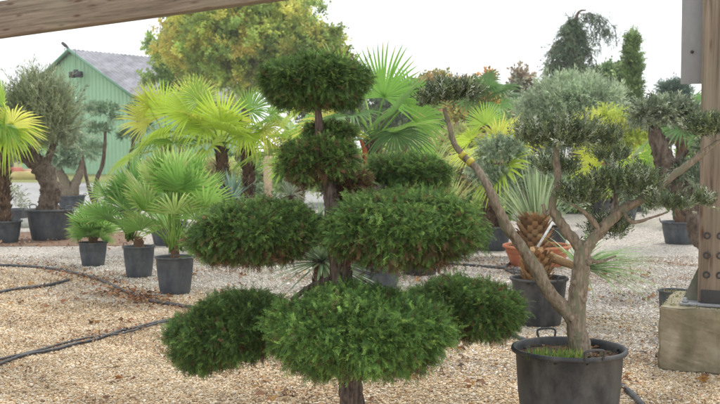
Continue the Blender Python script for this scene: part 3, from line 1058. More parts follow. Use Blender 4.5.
for (px, py, R, bend, cols, droop) in [(626, 166, .55, .6, YEL, .4), (600, 162, .5, .6, YEL, .4), (640, 158, .5, .5, LIME, .4), (612, 152, .5, .2, YEL, .3)]:
    fan_to(t, cr, px, py, 20.8, R * 1.5, bend, cols, droop)
t, cr = tall_palm("fan palm with lime fronds filling the gap behind the conifer's upper pads", (300, 160), 15.5, 300, 7, .6, .5, LIME, tr=.09, el=(70, -10), nseg=26)


def dwarf_palm(label, px, pyb, potw, poth, n, R, pet, el, cols, group="dwarf fan palms in black pots", lean=0):
    Y = gnd(px, pyb)[1] + potw / 2
    Y = Y
    b = np.array([(px - 360) / F * Y, Y, 0])
    t = thing("dwarf_fan_palm", b, label, "palm", group)
    pot(t, b, potw / 2, poth, M_potgrey, 2, U(0, 3), (.16, .09, .06))
    top = b + [0, 0, poth - .03]
    g = Geo()
    tube(g, [top - [0, 0, .03], top + [0, 0, .14]], [.06, .045], 10, 6, (.14, .085, .05), knob=.2)
    g.build("stem", M_fibre, t)
    palm_leaves(t, top + [lean * .1, 0, .1], n, el, (0, 360), pet, R, nseg=17, span=3.1, split=.5, droop=.05, bend=.12, cols=cols, width=.95, petr=.006, cup=.08, shortlow=True)
    return t


dwarf_palm("smallest dwarf fan palm, light green, leftmost of the three dwarf palms", 92, 267.5, .37, .31, 36, .25, .26, (90, 0), ((.22, .42, .09), (.3, .5, .12)))
dwarf_palm("dwarf fan palm in the middle of its row of three pots, fronds leaning left", 138, 279, .38, .37, 28, .31, .66, (95, 34), ((.18, .38, .07), (.26, .46, .1), (.14, .3, .06)), lean=-1)
dwarf_palm("largest dwarf fan palm with tall bright fronds, nearest of the row of three", 174, 296, .41, .39, 44, .34, .76, (97, 34), ((.22, .44, .07), (.3, .52, .1), (.36, .52, .14), (.16, .34, .06)))


# ------------------------------------------------------------------ spiky rosettes (yucca, dasylirion)
def rosette(g, c, n, L, w, el, cols, droop=.25, az=(0, 360), ww=None):
    for i in range(n):
        e = math.radians(U(*el)); a = math.radians(U(*az))
        D = np.array([math.cos(a) * math.cos(e), math.sin(a) * math.cos(e), math.sin(e)])
        l = L * U(.75, 1.1)
        ts = np.array([0, .25, .5, .75, 1.])
        P = c + D[None] * (ts * l)[:, None] - np.array([0, 0, 1.])[None] * (droop * U(.3, 1.6) * l * ts ** 2.2)[:, None]
        S = np.cross(D, [0, 0, 1.]); S = S / (np.linalg.norm(S) + 1e-6)
        hwid = np.array([.7, 1, .85, .55, .03]) * w / 2
        Nn = np.cross(S, D)
        v = np.concatenate([P - S * hwid[:, None] + Nn * hwid[:, None] * .4, P, P + S * hwid[:, None] + Nn * hwid[:, None] * .4])
        k = 5; ii = np.arange(k - 1)
        f = np.concatenate([np.stack([ii, ii + 1, ii + k + 1, ii + k], -1), np.stack([ii + k, ii + k + 1, ii + 2 * k + 1, ii + 2 * k], -1)])
        g.add(v, f, pick(cols, 1)[0])


def spiky(name, label, cat, px, py, Y, n, L, w, el, cols, droop=.25, az=(0, 360), potr=.2, poth=.3, mat=M_pot, group=None, stem=True, basez=0, potfill=.05):
    c = at(px, py, Y)
    b = np.array([c[0], Y, basez])
    t = thing(name, b, label, cat, group)
    pot(t, b, potr, poth, mat, 2 if mat is not M_terra else 0, U(0, 3), fill=potfill)
    if stem and c[2] - basez - poth > .02:
        palm_trunk(t, [b + [0, 0, poth - .06], c], [.07, .075], "stem", 350)
    g = Geo()
    rosette(g, c, n, L, w, el, cols, droop, az)
    g.build("leaves", M_palm, t)
    return t, c


PALE = ((.25, .36, .2), (.33, .43, .24), (.2, .3, .17))
spiky("yucca", "low pale yucca with a spiky rosette behind the conifer trunk", "yucca", 322, 262, 9.0, 240, .62, .028, (-22, 85), PALE, .1, potr=.17, poth=.26)
spiky("yucca", "pale yellow-green spiky yucca rising behind the conifer's right upper pad", "yucca", 420, 196, 12, 110, 1.05, .028, (35, 88), ((.32, .42, .14), (.42, .5, .2), (.25, .36, .14)), .1, potr=.25, poth=.35)
spiky("yucca", "yellowish grassy yucca behind the conifer, right of the tall palm", "yucca", 448, 215, 13.5, 60, .9, .03, (40, 88), ((.42, .45, .14), (.3, .4, .12)), .25, potr=.22, poth=.35)
spiky("yucca", "silvery yucca with dry hanging leaves left of the conifer trunk", "yucca", 290, 196, 14.5, 130, .5, .016, (-50, 80), ((.3, .34, .24), (.42, .42, .3), (.22, .28, .2)), .3, potr=.22, poth=.35)
spiky("yucca", "bluish agave-like yucca beside the shaggy palm trunks", "yucca", 232, 200, 14.5, 70, .5, .03, (0, 80), ((.25, .4, .3), (.3, .45, .36)), .1, potr=.22, poth=.35)
t, c = spiky("bowl_yucca", "tall pale yucca with upright leaves in the orange terracotta bowl", "yucca", 537, 238, 12.9, 120, 1.2, .024, (38, 88), ((.27, .36, .18), (.2, .3, .14), (.34, .42, .22)), .1, potr=.43, poth=.28, mat=M_terra)


def cone_stub(parent, c, r, h, name="stump"):
    """fat trunk clad in overlapping dry leaf bases"""
    g = Geo()
    tube(g, [c, c + [0, 0, h * .5], c + [0, 0, h]], [r * .6, r, r * .6], 12, 10, (.2, .11, .05))
    v = np.array([[-.2, -.5, 0], [-.2, .5, 0], [1, .25, .25], [1, -.25, .25]])
    rows = 9
    for i in range(rows):
        k = 11
        a = (np.arange(k) + .5 * (i % 2)) / k * 6.283
        z = (i + .3) / rows
        rr = r * (.62 + .38 * math.sin(math.pi * (.15 + z * .75)))
        o = np.stack([np.cos(a), np.sin(a), np.zeros(k)], -1)
        emit(g, v, np.array([[0, 1, 2, 3]]), c + o * rr + [0, 0, h * z], basis(o * .6 + [0, 0, 1.], o), np.full(k, r * .62), pick([(.42, .25, .12), (.3, .17, .08), (.52, .34, .18)], k))
    g.build(name, M_fibre, parent)


cone_stub(t, np.array([(535 - 360) / F * 12.6, 12.6, .22]), .17, .46)
# black pot in front of the bowl
b = np.array([.18 * 8.55, 8.55, 0])
t = thing("potted_palm_stump", b, "black pot before the orange bowl, holding a dry palm stump and long green blades", "potted plant")
pot(t, b, .245, .41, M_pot, 2, 2.2, (.3, .22, .13))
cone_stub(t, b + [-.02, .0, .33], .11, .3)
cc_ = at(580, 268, 8.5)
g = Geo()
tube(g, [b + [0, 0, .45], b + [.06, 0, .58], cc_], [.045, .035, .03], 10, 10, (.3, .19, .1), knob=.15)
g.build("stem", M_fibre, t)
g = Geo()
rosette(g, cc_, 75, .78, .02, (-12, 32), ((.18, .32, .09), (.25, .4, .14), (.3, .42, .2)), .25, (-60, 70))
rosette(g, cc_, 26, .6, .02, (-10, 75), ((.18, .32, .09), (.25, .4, .14)), .25, (0, 360))
g.build("leaves", M_palm, t)

# label sticks
for (a0, a1, Y, lb) in (((494, 218), (496, 191), 15.8, "white plant label stick rising from the grey background pot"), ((545, 235), (553, 222), 10.5, "white plant label leaning beside the palm stump")):
    p0, p1 = at(*a0, Y), at(*a1, Y)
    g = Geo()
    d = norm(p1 - p0)
    tube(g, [p0 - d * .15, p1], [.017, .017], 4, 2, (.75, .75, .73), resample=False)
    tag(g.build("plant_label", M_gen), lb, "label")


# ------------------------------------------------------------------ other trees in pots
def potted(name, label, cat, px, pyb, rt, h, mat=M_potgrey, group=None, Y=None):
    Y = Y or gnd(px, pyb)[1] + rt * .8
    b = np.array([(px - 360) / F * Y, Y, 0])
    t = thing(name, b, label, cat, group)
    pot(t, b, rt, h, mat, 2, U(0, 3))
    return t, b, Y


# large olive far left
t, b, Y = potted("potted_olive_tree", "old thick-trunked olive with a feathery crown in a wide dark pot at far left", "tree", 50, 244, .40, .52, group="olive trees in pots", Y=16.7)
g = Geo()
Q = lambda x, y, Y_=None: at(x, y, Y_ or Y)
tube(g, [Q(49, 217), Q(49, 205), Q(51, 192), Q(47, 177), Q(40, 165), Q(34, 156), Q(32, 142), Q(35, 125)], [.22, .17, .165, .16, .15, .1, .06, .03], 18, 50, knob=.1)
tube(g, [Q(40, 166), Q(28, 160), Q(18, 150), Q(10, 138)], [.12, .09, .05, .025], 12, 24, knob=.1)
tube(g, [Q(42, 168), Q(50, 155), Q(55, 138), Q(58, 120)], [.1, .06, .04, .02], 12, 24, knob=.1)
g.build("trunk", M_darkbark, t, smooth=True)
OLP = [(.26, .31, .16), (.34, .39, .22), (.18, .22, .11), (.42, .46, .28)]
g = Geo()
for (px, py, a_, b_, n_) in ((38, 112, 30, 28, 150), (18, 120, 18, 22, 60), (58, 118, 18, 24, 80), (42, 95, 24, 16, 80), (20, 140, 14, 12, 30), (55, 142, 17, 11, 36)):
    pad(g, TW_FINE, Q(px, py), (a_ * Y / F, .45, b_ * Y / F), n_, 6, .24, OLP, None, up=.7, out=.5, jit=.4, depth=(.15, 1), zmin=-.9, tuft_r=.25, noise=.15)
g.build("crown", M_olive, t)

# pot behind it
t, b, Y = potted("potted_shrub", "dark pot half hidden behind the left edge palm's pot", "potted plant", 15, 228, .26, .36)
g = Geo(); pad(g, TW_LOOSE, b + [-.1, 0, .55], (.2, .2, .2), 20, 4, .18, OLP); g.build("foliage", M_olive, t)

# bonsai-shaped olive
t, b, Y = potted("potted_olive_tree", "squat twin-trunked olive in a low dark bowl beside the road", "tree", 71, 209, .36, .34, group="olive trees in pots")
g = Geo()
tube(g, [Q(69, 200), Q(66, 185), Q(60, 172), Q(57, 163)], [.17, .14, .1, .05], 12, 24, knob=.12)
tube(g, [Q(71, 200), Q(75, 185), Q(80, 172), Q(82, 160)], [.17, .12, .1, .05], 12, 24, knob=.12)
g.build("trunk", M_olbark, t, smooth=True)
for (px, py, a_, b_) in ((80, 150, 15, 9), (64, 158, 8, 5)):
    g = Geo(); pad(g, TW_OLIVE, Q(px, py), (a_ * Y / F, .45, b_ * Y / F), 110, 6, .2, [(.3, .42, .26), (.38, .5, .33), (.22, .33, .19)]); g.build("foliage_pad", M_olive, t)

CLD = [(.2, .32, .18), (.27, .4, .23), (.13, .23, .12), (.34, .45, .28)]
t, b, Y = potted("cloud_pruned_pine", "slender grey-green cloud-pruned tree with stacked pads in front of the green shed", "tree", 93, 228, .25, .34, Y=19.5)
g = Geo()
tube(g, [Q(93, 222), Q(95, 200), Q(97, 180), Q(103, 162), Q(105, 140), Q(106, 122)], [.06, .05, .045, .04, .03, .02], 8, 30, knob=.1)
tube(g, [Q(94, 205), Q(88, 185), Q(84, 165), Q(82, 150)], [.04, .035, .03, .02], 8, 20, knob=.1)
g.build("trunk", M_darkbark, t, smooth=True)
for (px, py, a_, b_, n_) in ((102, 109, 20, 8, 90), (97, 129, 16, 6, 60), (115, 119, 8, 4, 20), (90, 149, 14, 6, 40)):
    g = Geo(); pad(g, TW_OLIVE, Q(px, py), (a_ * Y / F - .06, .22, max(.03, b_ * Y / F - .06)), n_, 6, .085, CLD, up=.3); g.build("foliage_pad", M_olive, t)
t, b, Y = potted("cloud_pruned_pine", "darker cloud-pruned tree with flat pads in front of the shed's right corner", "tree", 128, 226, .25, .34, Y=19.8)
g = Geo()
tube(g, [Q(127, 222), Q(128, 190), Q(130, 160), Q(134, 140), Q(138, 118)], [.06, .05, .045, .035, .02], 8, 30, knob=.1)
g.build("trunk", M_darkbark, t, smooth=True)
for (px, py, a_, b_, n_) in ((139, 110, 17, 7, 70), (129, 135, 13, 6, 50), (148, 127, 7, 4, 20)):
    g = Geo(); pad(g, TW_OLIVE, Q(px, py), (a_ * Y / F - .06, .22, max(.03, b_ * Y / F - .06)), n_, 6, .085, [(.13, .24, .12), (.2, .32, .17)], up=.3); g.build("foliage_pad", M_olive, t)

# thick leaning olive on the right, behind the post
Y = 11.0
b = np.array([(726 - 360) / F * Y, Y, 0])
t = thing("potted_olive_tree", b, "old leaning olive with a thick gnarled trunk behind the timber post", "tree", "olive trees in pots")
pot(t, b, .25, .4, M_pot, 2, 1)
g = Geo()
tube(g, [at(726, 262, Y), at(712, 246, Y), at(699, 228, Y), at(692, 208, Y), at(682, 192, Y), at(670, 178, Y), at(664, 160, Y), at(658, 142, Y), at(653, 125, Y)], [.18, .15, .13, .12, .11, .1, .11, .09, .05], 16, 60, knob=.12)
tube(g, [at(667, 172, Y), at(678, 160, Y), at(688, 150, Y)], [.06, .04, .02], 10, 14, knob=.1)
g.build("trunk", M_darkbark, t, smooth=True)
for (px, py, a_, b_, n_) in ((662, 112, 30, 12, 160), (690, 118, 14, 10, 50), (640, 118, 10, 8, 30), (690, 178, 24, 16, 70), (640, 196, 22, 14, 60), (715, 150, 20, 14, 50)):
    g = Geo(); pad(g, TW_OLIVE, at(px, py, Y), (a_ * Y / F - .08, .25, max(.03, b_ * Y / F - .08)), int(n_ * .8), 6, .12, [(.17, .22, .12), (.25, .3, .18), (.36, .41, .28), (.1, .14, .08)], up=.3); g.build("foliage_pad", M_olive, t)

# olive between the conifer and the yucca
Y = 11.0
b = np.array([(505 - 360) / F * 11.6, 11.6, 0]); Y = 11.6
b = np.array([(548 - 360) / F * 14.4, 14.4, 0]); Y = 14.4
t = thing("potted_olive_tree", b, "grey-green olive with layered pads behind the terracotta bowl", "tree", "olive trees in pots")
pot(t, b, .3, .4, M_pot, 2, 1)
g = Geo()
tube(g, [at(548, 240, Y), at(540, 225, Y), at(530, 208, Y), at(522, 192, Y), at(512, 172, Y), at(508, 155, Y)], [.13, .11, .1, .08, .05, .03], 12, 40, knob=.1)
tube(g, [at(524, 196, Y), at(538, 182, Y), at(548, 168, Y)], [.06, .04, .02], 8, 14, knob=.1)
g.build("trunk", M_darkbark, t, smooth=True)
for (px, py, a_, b_, n_) in ((500, 150, 27, 11, 120), (508, 182, 24, 15, 110), (545, 168, 24, 12, 80), (565, 200, 22, 20, 70), (480, 172, 14, 9, 40)):
    g = Geo(); pad(g, TW_OLIVE, at(px, py, Y), (a_ * Y / F - .08, .25, max(.03, b_ * Y / F - .08)), int(n_ * .8), 6, .12, [(.3, .4, .24), (.38, .48, .3), (.46, .53, .36), (.2, .29, .17)], up=.3); g.build("foliage_pad", M_olive, t)

# little pots in the middle distance
def small_potted(label, px, pyb, rt, h, mat, cols, fr, temps=TW_BROAD, n=40, sz=.16, group="small pots in the middle distance"):
    t, b, Y = potted("potted_shrub", label, "potted plant", px, pyb, rt, h, mat, group)
    g = Geo(); pad(g, temps, b + [0, 0, h + fr[1] * .8], (fr[0], fr[0], fr[1]), n, 6, sz, cols, up=.4, depth=(.2, 1)); g.build("foliage", M_leaf, t)


small_potted("grey pot with a low yellow-green shrub, right of the small green pot", 499, 241, .19, .36, M_potgrey, [(.3, .4, .1), (.2, .3, .08)], (.22, .2))
small_potted("small green pot with lime foliage beside the conifer's right pad", 484, 247, .13, .22, M_potgreen, [(.35, .45, .1), (.22, .34, .08)], (.2, .28))
small_potted("dark pot with a green shrub standing far back left of the post", 683, 228, .2, .36, M_pot, [(.15, .25, .08), (.2, .3, .1)], (.35, .35))
small_potted("dark pot with grey foliage far back, below the olive's right branch", 640, 212, .25, .36, M_pot, [(.2, .22, .16), (.14, .2, .1)], (.45, .4))
small_potted("dark pot with reddish shrub far back behind the low yucca", 600, 214, .25, .34, M_pot, [(.3, .16, .08), (.24, .25, .08)], (.45, .4))
small_potted("grey-blue pot standing beside the wooden stake left of the conifer", 255, 225, .2, .34, M_potgrey, [(.25, .34, .2), (.2, .3, .15)], (.25, .2))
# plain grey pot by the plinth
t, b, Y = potted("potted_shrub", "narrow grey pot with low weeds tucked behind the concrete plinth", "potted plant", 676, 0, .125, .375, M_potgrey, Y=8.0)
g = Geo(); k = 200
emit(g, LV, LF, b + np.stack([U(-.08, .08, k), U(-.08, .08, k), np.full(k, .33)], -1), basis(rng.normal(0, .5, (k, 3)) + [0, 0, 1]), U(.02, .06, k), pick([(.2, .3, .07), (.3, .2, .1)], k)); g.build("weeds", M_leaf, t)

# wooden stake and rail left of the conifer
g = Geo()
p = at(268, 200, 20)
box(g, (p[0], 20, .8), (.16, .12, 1.6), .2, (.5, .38, .25))
tag(g.build("wooden_stake", M_gen), "pale wooden stake standing left of the conifer's trunk", "stake")


# ------------------------------------------------------------------ background trees
def far_tree(name, label, cat, px, py_c, Y, a_, b_, cols, w=None, n=2500, sz=.35, trunk=.2, clumps=70, temps=TW_BROAD, group=None, up=.15, mat=M_leaf, lob=None, dfrac=.9, crown="crown", csize=(.12, .24)):
    c = at(px, py_c, Y)
    t = thing(name, (c[0], Y, 0), label, cat, group)
    rx, rz = a_ * Y / F, b_ * Y / F
    g = Geo()
    tube(g, [(c[0], Y, 0), (c[0] + .1, Y, c[2] * .5), (c[0], Y, c[2] + rz * .6)], [trunk, trunk * .7, trunk * .12], 8, 20, knob=.08)
    for k in range(10):
        s = np.array([c[0], Y, max(.3, c[2] - rz * .6 + rz * 1.0 * k / 10)])
        e = c + sph(1)[0] * np.array([rx, rx * dfrac, rz]) * .75
        tube(g, [s, (s + e) / 2 + [0, 0, .1 * rz], e], [trunk * .35, trunk * .2, trunk * .06], 5, 8)
    g.build("trunk", M_darkbark, t, smooth=True)
    g = Geo()
    # clumps of different size inside the envelope
    u = sph(clumps, -.9); f = U(.25, 1, clumps) ** .55
    lobe = 1 + .12 * np.sin(u[:, 0] * 7 + px) * np.sin(u[:, 2] * 8 + Y) + .07 * np.sin(u[:, 1] * 11 + u[:, 2] * 9)
    cc = c + u * np.array([rx, rx * dfrac, rz]) * (f * lobe)[:, None] * .9
    per = max(4, n // (clumps * 5))
    for k in range(clumps):
        s = U(*csize)
        hue = pick(cols, 1, w, .12)[0]
        pad(g, temps, cc[k], np.array([rx * s * 1.3, rx * s * 1.3, min(rz, rx) * s]), per, 5, sz, [hue, hue * .8, hue * 1.2], up=up, out=.6, jit=.6, depth=(.1, 1), zmin=-.8, tuft_r=.3, ccol=.15)
    g.build(crown, mat, t)
    return t


far_tree("broadleaf_tree", "big tree turning yellow behind the palms, its top hidden by the beam", "tree", 243, 38, 44, 92, 74, [(.52, .60, .12), (.70, .68, .13), (.46, .58, .13), (.74, .62, .14), (.38, .53, .13)], n=13000, sz=.32, trunk=.3, clumps=720, mat=M_thin, csize=(.03, .085))
far_tree("broadleaf_tree", "green left-hand neighbour of the big yellowing tree, beside the shed roof", "tree", 178, 60, 50, 34, 48, [(.3, .46, .14), (.38, .52, .14)], n=2600, sz=.38, trunk=.2, clumps=90, mat=M_thin, csize=(.05, .12))
# weeping conifer: hanging curtains
Y = 30
c = at(578, 60, Y)
t = thing("weeping_conifer", (c[0], Y, 0), "tall dark weeping conifer with a nodding tip", "tree")
g = Geo()
axis = [at(577, 155, Y), at(576, 110, Y), at(573, 70, Y), at(572, 38, Y), at(576, 18, Y), at(580, 11, Y), at(586, 10, Y)]
axis.insert(0, np.array([axis[0][0], Y, 0]))
tube(g, axis, [.16, .14, .12, .1, .07, .05, .035, .02], 8, 40)
g.build("trunk", M_darkbark, t, smooth=True)
g = Geo(); gb = Geo()
ax = spline(axis[1:6], 40)
for k in range(230):
    fr = U(0, 1) ** .8                     # 0 at the tip, 1 at the bottom
    i = int(39 - fr * 36); s = ax[i]
    a = U(0, 6.28); ln = U(.3, 1.0) * (.15 + 1.45 * fr)
    o = np.array([math.cos(a) * ln * 1.1 - .2 * fr, math.sin(a) * ln, 0])
    drop = U(.2, .7) * (.4 + .7 * fr)
    e = s + o + [0, 0, -.15 * fr]
    e2 = e + [o[0] * .12, o[1] * .12, -drop]
    pts = spline([s, s + o * .55 + [0, 0, .06], e, e2], 14)
    tube(gb, pts, [.01] * 7 + [.008] * 7, 4, resample=False)
    n = 15
    q = pts[rng.integers(4, 14, n)] + rng.normal(0, .07, (n, 3))
    tv, tf = TW_OLIVE[k % 8]
    emit(g, tv, tf, q, basis(rng.normal(0, .6, (n, 3)) + [0, 0, -.8]), U(.14, .28, n), pick([(.13, .2, .11), (.18, .25, .13), (.09, .14, .08), (.22, .26, .16)], n))
for (sx, ex, ey) in ((584, 604, 36), (588, 616, 46), (580, 596, 44), (590, 610, 40), (578, 592, 36), (582, 600, 52), (586, 608, 30)):
    pts = spline([at(sx, 13, Y), at((sx + ex) / 2 + 2, 18, Y), at(ex - 1, 30, Y), at(ex, ey, Y)], 16)
    tube(gb, pts, [.011] * 16, 4, resample=False)
    n = 40
    q = pts[rng.integers(2, 16, n)] + rng.normal(0, .08, (n, 3))
    tv, tf = TW_OLIVE[0]
    emit(g, tv, tf, q, basis(rng.normal(0, .5, (n, 3)) + [0, 0, -1]), U(.12, .22, n), pick([(.16, .22, .13), (.1, .16, .09)], n))
gb.build("branches", M_darkbark, t)
g.build("foliage", M_needle, t)

# columnar conifer
Y = 27
c = at(633, 90, Y)
t = thing("columnar_conifer", (c[0], Y, 0), "narrow pointed columnar conifer right of the weeping one", "tree")
g = Geo(); tube(g, [(c[0], Y, 0), c], [.12, .04], 8, 10); g.build("trunk", M_darkbark, t, smooth=True)
g = Geo()
for k in range(46):
    z = k / 45
    py = 40 + z * 118
    wv = 1.5 + 7.5 * min(1, z * 1.7) * (1 - .25 * z)
    q = at(633 + rng.normal(0, 1.2), py, Y)
    pad(g, TW_OLIVE, q, (wv * Y / F * U(.8, 1.1), .28, .16), 16, 4, .2, [(.2, .3, .1), (.14, .22, .07), (.27, .36, .13)], up=.8, depth=(.3, 1))
g.build("foliage", M_needle, t)

far_tree("olive_tree", "wide silvery green willow-like shrub below the weeping conifer", "tree", 574, 110, 24, 52, 26, [(.38, .48, .29), (.45, .54, .34), (.3, .4, .23)], n=5000, sz=.3, clumps=110, temps=TW_LOOSE, up=.6, mat=M_olive, trunk=.12)
far_tree("broadleaf_tree", "light green airy tree between the weeping and columnar conifers", "tree", 612, 88, 34, 17, 24, [(.22, .33, .13), (.28, .38, .16)], n=1500, sz=.3, clumps=36, trunk=.1)
far_tree("pine_tree", "bluish green round-topped pine left of the steel plate", "tree", 676, 92, 34, 13, 12, [(.13, .2, .14), (.17, .24, .17)], n=900, sz=.28, clumps=20, trunk=.1, temps=TW_OLIVE)
far_tree("broadleaf_tree", "hazy light green tree low behind the columnar conifer", "tree", 655, 118, 40, 22, 14, [(.2, .3, .13), (.26, .33, .16)], n=1200, sz=.35, clumps=30, trunk=.1)
far_tree("yellow_shrub", "bright yellow conifer shrub behind the olive's upper pads", "shrub", 612, 135, 19, 40, 17, [(.5, .6, .09), (.42, .54, .09), (.6, .62, .12)], n=3600, sz=.2, clumps=70, temps=TW_LOOSE, up=.6, trunk=.06)
far_tree("autumn_tree", "orange autumn tree behind the distant palm", "tree", 478, 108, 32, 32, 28, [(.55, .36, .1), (.6, .44, .12), (.45, .44, .12), (.5, .28, .1)], n=4200, sz=.28, clumps=90, trunk=.12)
far_tree("autumn_tree", "pinkish brown autumn shrub behind the olive's leaning branch", "shrub", 455, 165, 22, 42, 36, [(.5, .36, .2), (.45, .45, .16), (.55, .42, .24), (.36, .42, .13)], n=4600, sz=.2, clumps=90, trunk=.08)
far_tree("autumn_tree", "low orange tree peeping out right of the tall central palm", "tree", 437, 92, 36, 20, 16, [(.4, .27, .1), (.3, .3, .1)], n=1500, sz=.3, clumps=36, trunk=.1)
far_tree("bare_tree", "thin half-bare tree against the sky left of the weeping conifer", "tree", 520, 92, 33, 15, 22, [(.34, .28, .2), (.3, .32, .22)], n=160, sz=.3, clumps=16, trunk=.07)
far_tree("broadleaf_tree", "tree with yellow-green leaves behind the conifer's top pad", "tree", 318, 55, 42, 34, 34, [(.34, .44, .08), (.46, .46, .09), (.28, .4, .08)], n=2600, sz=.38, clumps=80, trunk=.2, mat=M_thin, csize=(.05, .12))
# hedge-like line of shrubs that closes the far side of the yard
HED = [(.34, .5, .14), (.46, .56, .18), (.5, .46, .2), (.26, .4, .13)]
desc = [("dense green shrub beyond the road behind the left olive", 5, 150, 62), ("green shrub behind the yellow palms' trunks", 205, 178, 27), ("yellowish shrub between the yellow palms and the conifer", 250, 172, 30), ("dark green shrub behind the conifer's thin upper pad", 300, 170, 26),
        ("green shrub behind the tall palm's trunk", 350, 172, 28), ("lime green shrub behind the yuccas", 400, 165, 26), ("brownish shrub behind the small green pot", 455, 200, 25), ("grey-green shrub behind the terracotta bowl", 515, 200, 26), ("dense shrub behind the bowl yucca's leaves", 560, 190, 24),
        ("mixed green shrub below the yellow conifer shrub", 610, 185, 26), ("pale shrub right of the old olive's trunk", 655, 190, 28), ("green shrub partly hidden by the timber post", 705, 175, 27), ("shrub filling the gap behind the bluish agave-like yucca", 165, 185, 26)]
for k, (lb, px, py, Y) in enumerate(desc):
    far_tree("background_shrub", lb, "shrub", px, py, Y, 36 if Y < 50 else 20, 26 if Y < 50 else 12, [HED[k % 4], HED[(k + 1) % 4]], n=2200, sz=.2 if Y < 50 else .4, clumps=50, trunk=.06, group="shrubs along the far side of the yard")
# far treeline
for k, (px, py, Y, a_, b_, lb) in enumerate([(10, 120, 75, 24, 26, "far green tree left of the shed behind the olive crown"), (330, 110, 60, 36, 40, "far green tree behind the conifer's upper trunk"), (395, 115, 62, 36, 32, "far tree behind the tall palm's right-hand fronds"),
                                  (445, 125, 64, 34, 28, "far tree low behind the olive's tallest pad"), (530, 130, 60, 36, 24, "far tree behind the silvery shrub's left side"), (585, 130, 58, 34, 28, "far tree behind the silvery shrub's right side"), (645, 135, 60, 34, 24, "far tree behind the yellow shrub"), (705, 130, 60, 34, 26, "far tree behind the timber post")]):
    far_tree("broadleaf_tree", lb, "tree", px, py, Y, a_, b_, [(.2, .27, .1), (.28, .3, .12), (.16, .24, .1)], n=2200, sz=.5, clumps=50, trunk=.2, group="far treeline")

# ------------------------------------------------------------------ timber post, plinth, rafter
e = np.array([.914, -.406, 0]); nb = np.array([.406, .914, 0]); ez = np.array([0, 0, 1.])
RM = np.stack([e, nb, ez], -1)
F0 = np.array([2.03, 6.75, 0])
PW, PD, PH = 1.1, .85, .435


def add_obj(name, mat, parent, c, size, Rm, bev=.008, seg=2):
    """bevelled box object with its own local axes (wood grain along local X)"""
    g = Geo(); box(g, (0, 0, 0), size)
    o = g.build(name, mat, None, col=False)
    o.matrix_world = Matrix.Translation(Vector(c)) @ Matrix(Rm.tolist()).to_4x4()
    bm_ = o.modifiers.new("bevel", 'BEVEL'); bm_.width = bev; bm_.segments = seg
    if parent is not None:
        o.parent = parent
        mw = Matrix.Translation(Vector(c)) @ Matrix(Rm.tolist()).to_4x4()
        o.matrix_local = Matrix.Translation(Vector(parent["_o"])).inverted() @ mw
    return o


pl = thing("concrete_plinth", F0 + e * PW / 2 + nb * PD / 2, "stained mossy concrete plinth under the timber post", "plinth")
g = Geo()
n1, n2, n3 = 24, 18, 12
# rough block: subdivided faces with small dents
def rough_block(size, R_, c, dv=.04, amp=.004):
    import bmesh
    bm = bmesh.new(); bmesh.ops.create_cube(bm, size=1)
    for v in bm.verts: v.co = Vector((v.co.x * size[0], v.co.y * size[1], v.co.z * size[2]))
    bmesh.ops.bevel(bm, geom=bm.edges[:], offset=.012, segments=2, affect='EDGES')
    bmesh.ops.subdivide_edges(bm, edges=[e_ for e_ in bm.edges if e_.calc_length() > .2], cuts=14, use_grid_fill=True)
    for v in bm.verts:
        q = v.co
        v.co += Vector((math.sin(q.y * 23 + q.z * 31), math.sin(q.x * 27 + q.z * 19), math.sin(q.x * 21 + q.y * 29))) * amp + Vector(rng.normal(0, amp * .4, 3))
    me = bpy.data.meshes.new("block"); bm.to_mesh(me); bm.free()
    me.materials.append(M_conc)
    o = bpy.data.objects.new("block", me); C.objects.link(o)
    return o


o = rough_block((PW, PD, PH), RM, None)
o.parent = pl
o.matrix_local = Matrix(RM.tolist()).to_4x4() @ Matrix.Identity(4)
o.location = (0, 0, PH / 2)
g = Geo(); k = 900
u_ = U(0, 1, k); v_ = U(0, 1, k)
edge = (v_ < .12) | (u_ < .14) | (U(0, 1, k) < .18)
pp = F0 + e * (u_ * PW)[:, None] + nb * (v_ * PD)[:, None] + ez * (PH + .004)
emit(g, BV, LF, pp[edge], basis(rng.normal(0, 1, (edge.sum(), 3)) + [0, 0, .8]), U(.008, .02, edge.sum()), pick([(.16, .2, .05), (.1, .14, .04), (.22, .22, .07)], int(edge.sum())))
tag(g.build("moss", M_leaf, pl), kind="stuff")

post0 = F0 + e * .237 + nb * .14
PWd = .24
post = thing("timber_post", post0 + e * PWd / 2 + nb * PWd / 2 + ez * PH, "thick weathered timber post with black bolt holes on a steel foot", "post")
RV = np.stack([ez, e, nb], -1)     # local X up
pcn = post0 + e * PWd / 2 + nb * PWd / 2
ZB = PH + .03
add_obj("shaft", M_wood, post, pcn + ez * ((ZB + 3.4) / 2), (3.4 - ZB, PWd, PWd), RV)
add_obj("base_plate", M_steel, post, pcn + ez * (PH + .014) + e * .02, (.5, .34, .018), RM, .003)
g = Geo()
add_obj("knife_plate", M_black, post, pcn + ez * (PH + .07) - nb * (PWd / 2 + .004), (.2, .01, .09), RM, .002)
for r_, py in enumerate((235, 254.5, 274)):
    for c_ in range(2):
        z = at(708, py, 6.8)[2]
        ctr = post0 + e * (.055 + c_ * .085) + ez * z - nb * .002
        g = Geo()
        th = np.arange(25) / 24 * 2 * math.pi
        ring = [ctr + e * math.cos(a) * .019 + ez * math.sin(a) * .019 for a in th]
        tube(g, ring, [.006] * 25, 8, resample=False)
        b_ = g.build("bolt_hole", M_black, post, smooth=True, col=False)
        g = Geo()
        tube(g, [ctr - nb * .003, ctr + nb * .02], [.014, .014], 16, 2, resample=False)
        g.build("bolt", M_steel, b_, col=False) if False else None
g = Geo()
q0 = post0 + nb * .12 + ez * (PH + .024)
tri = np.array([q0, q0 - e * .11, q0 + ez * .24 - e * .005])
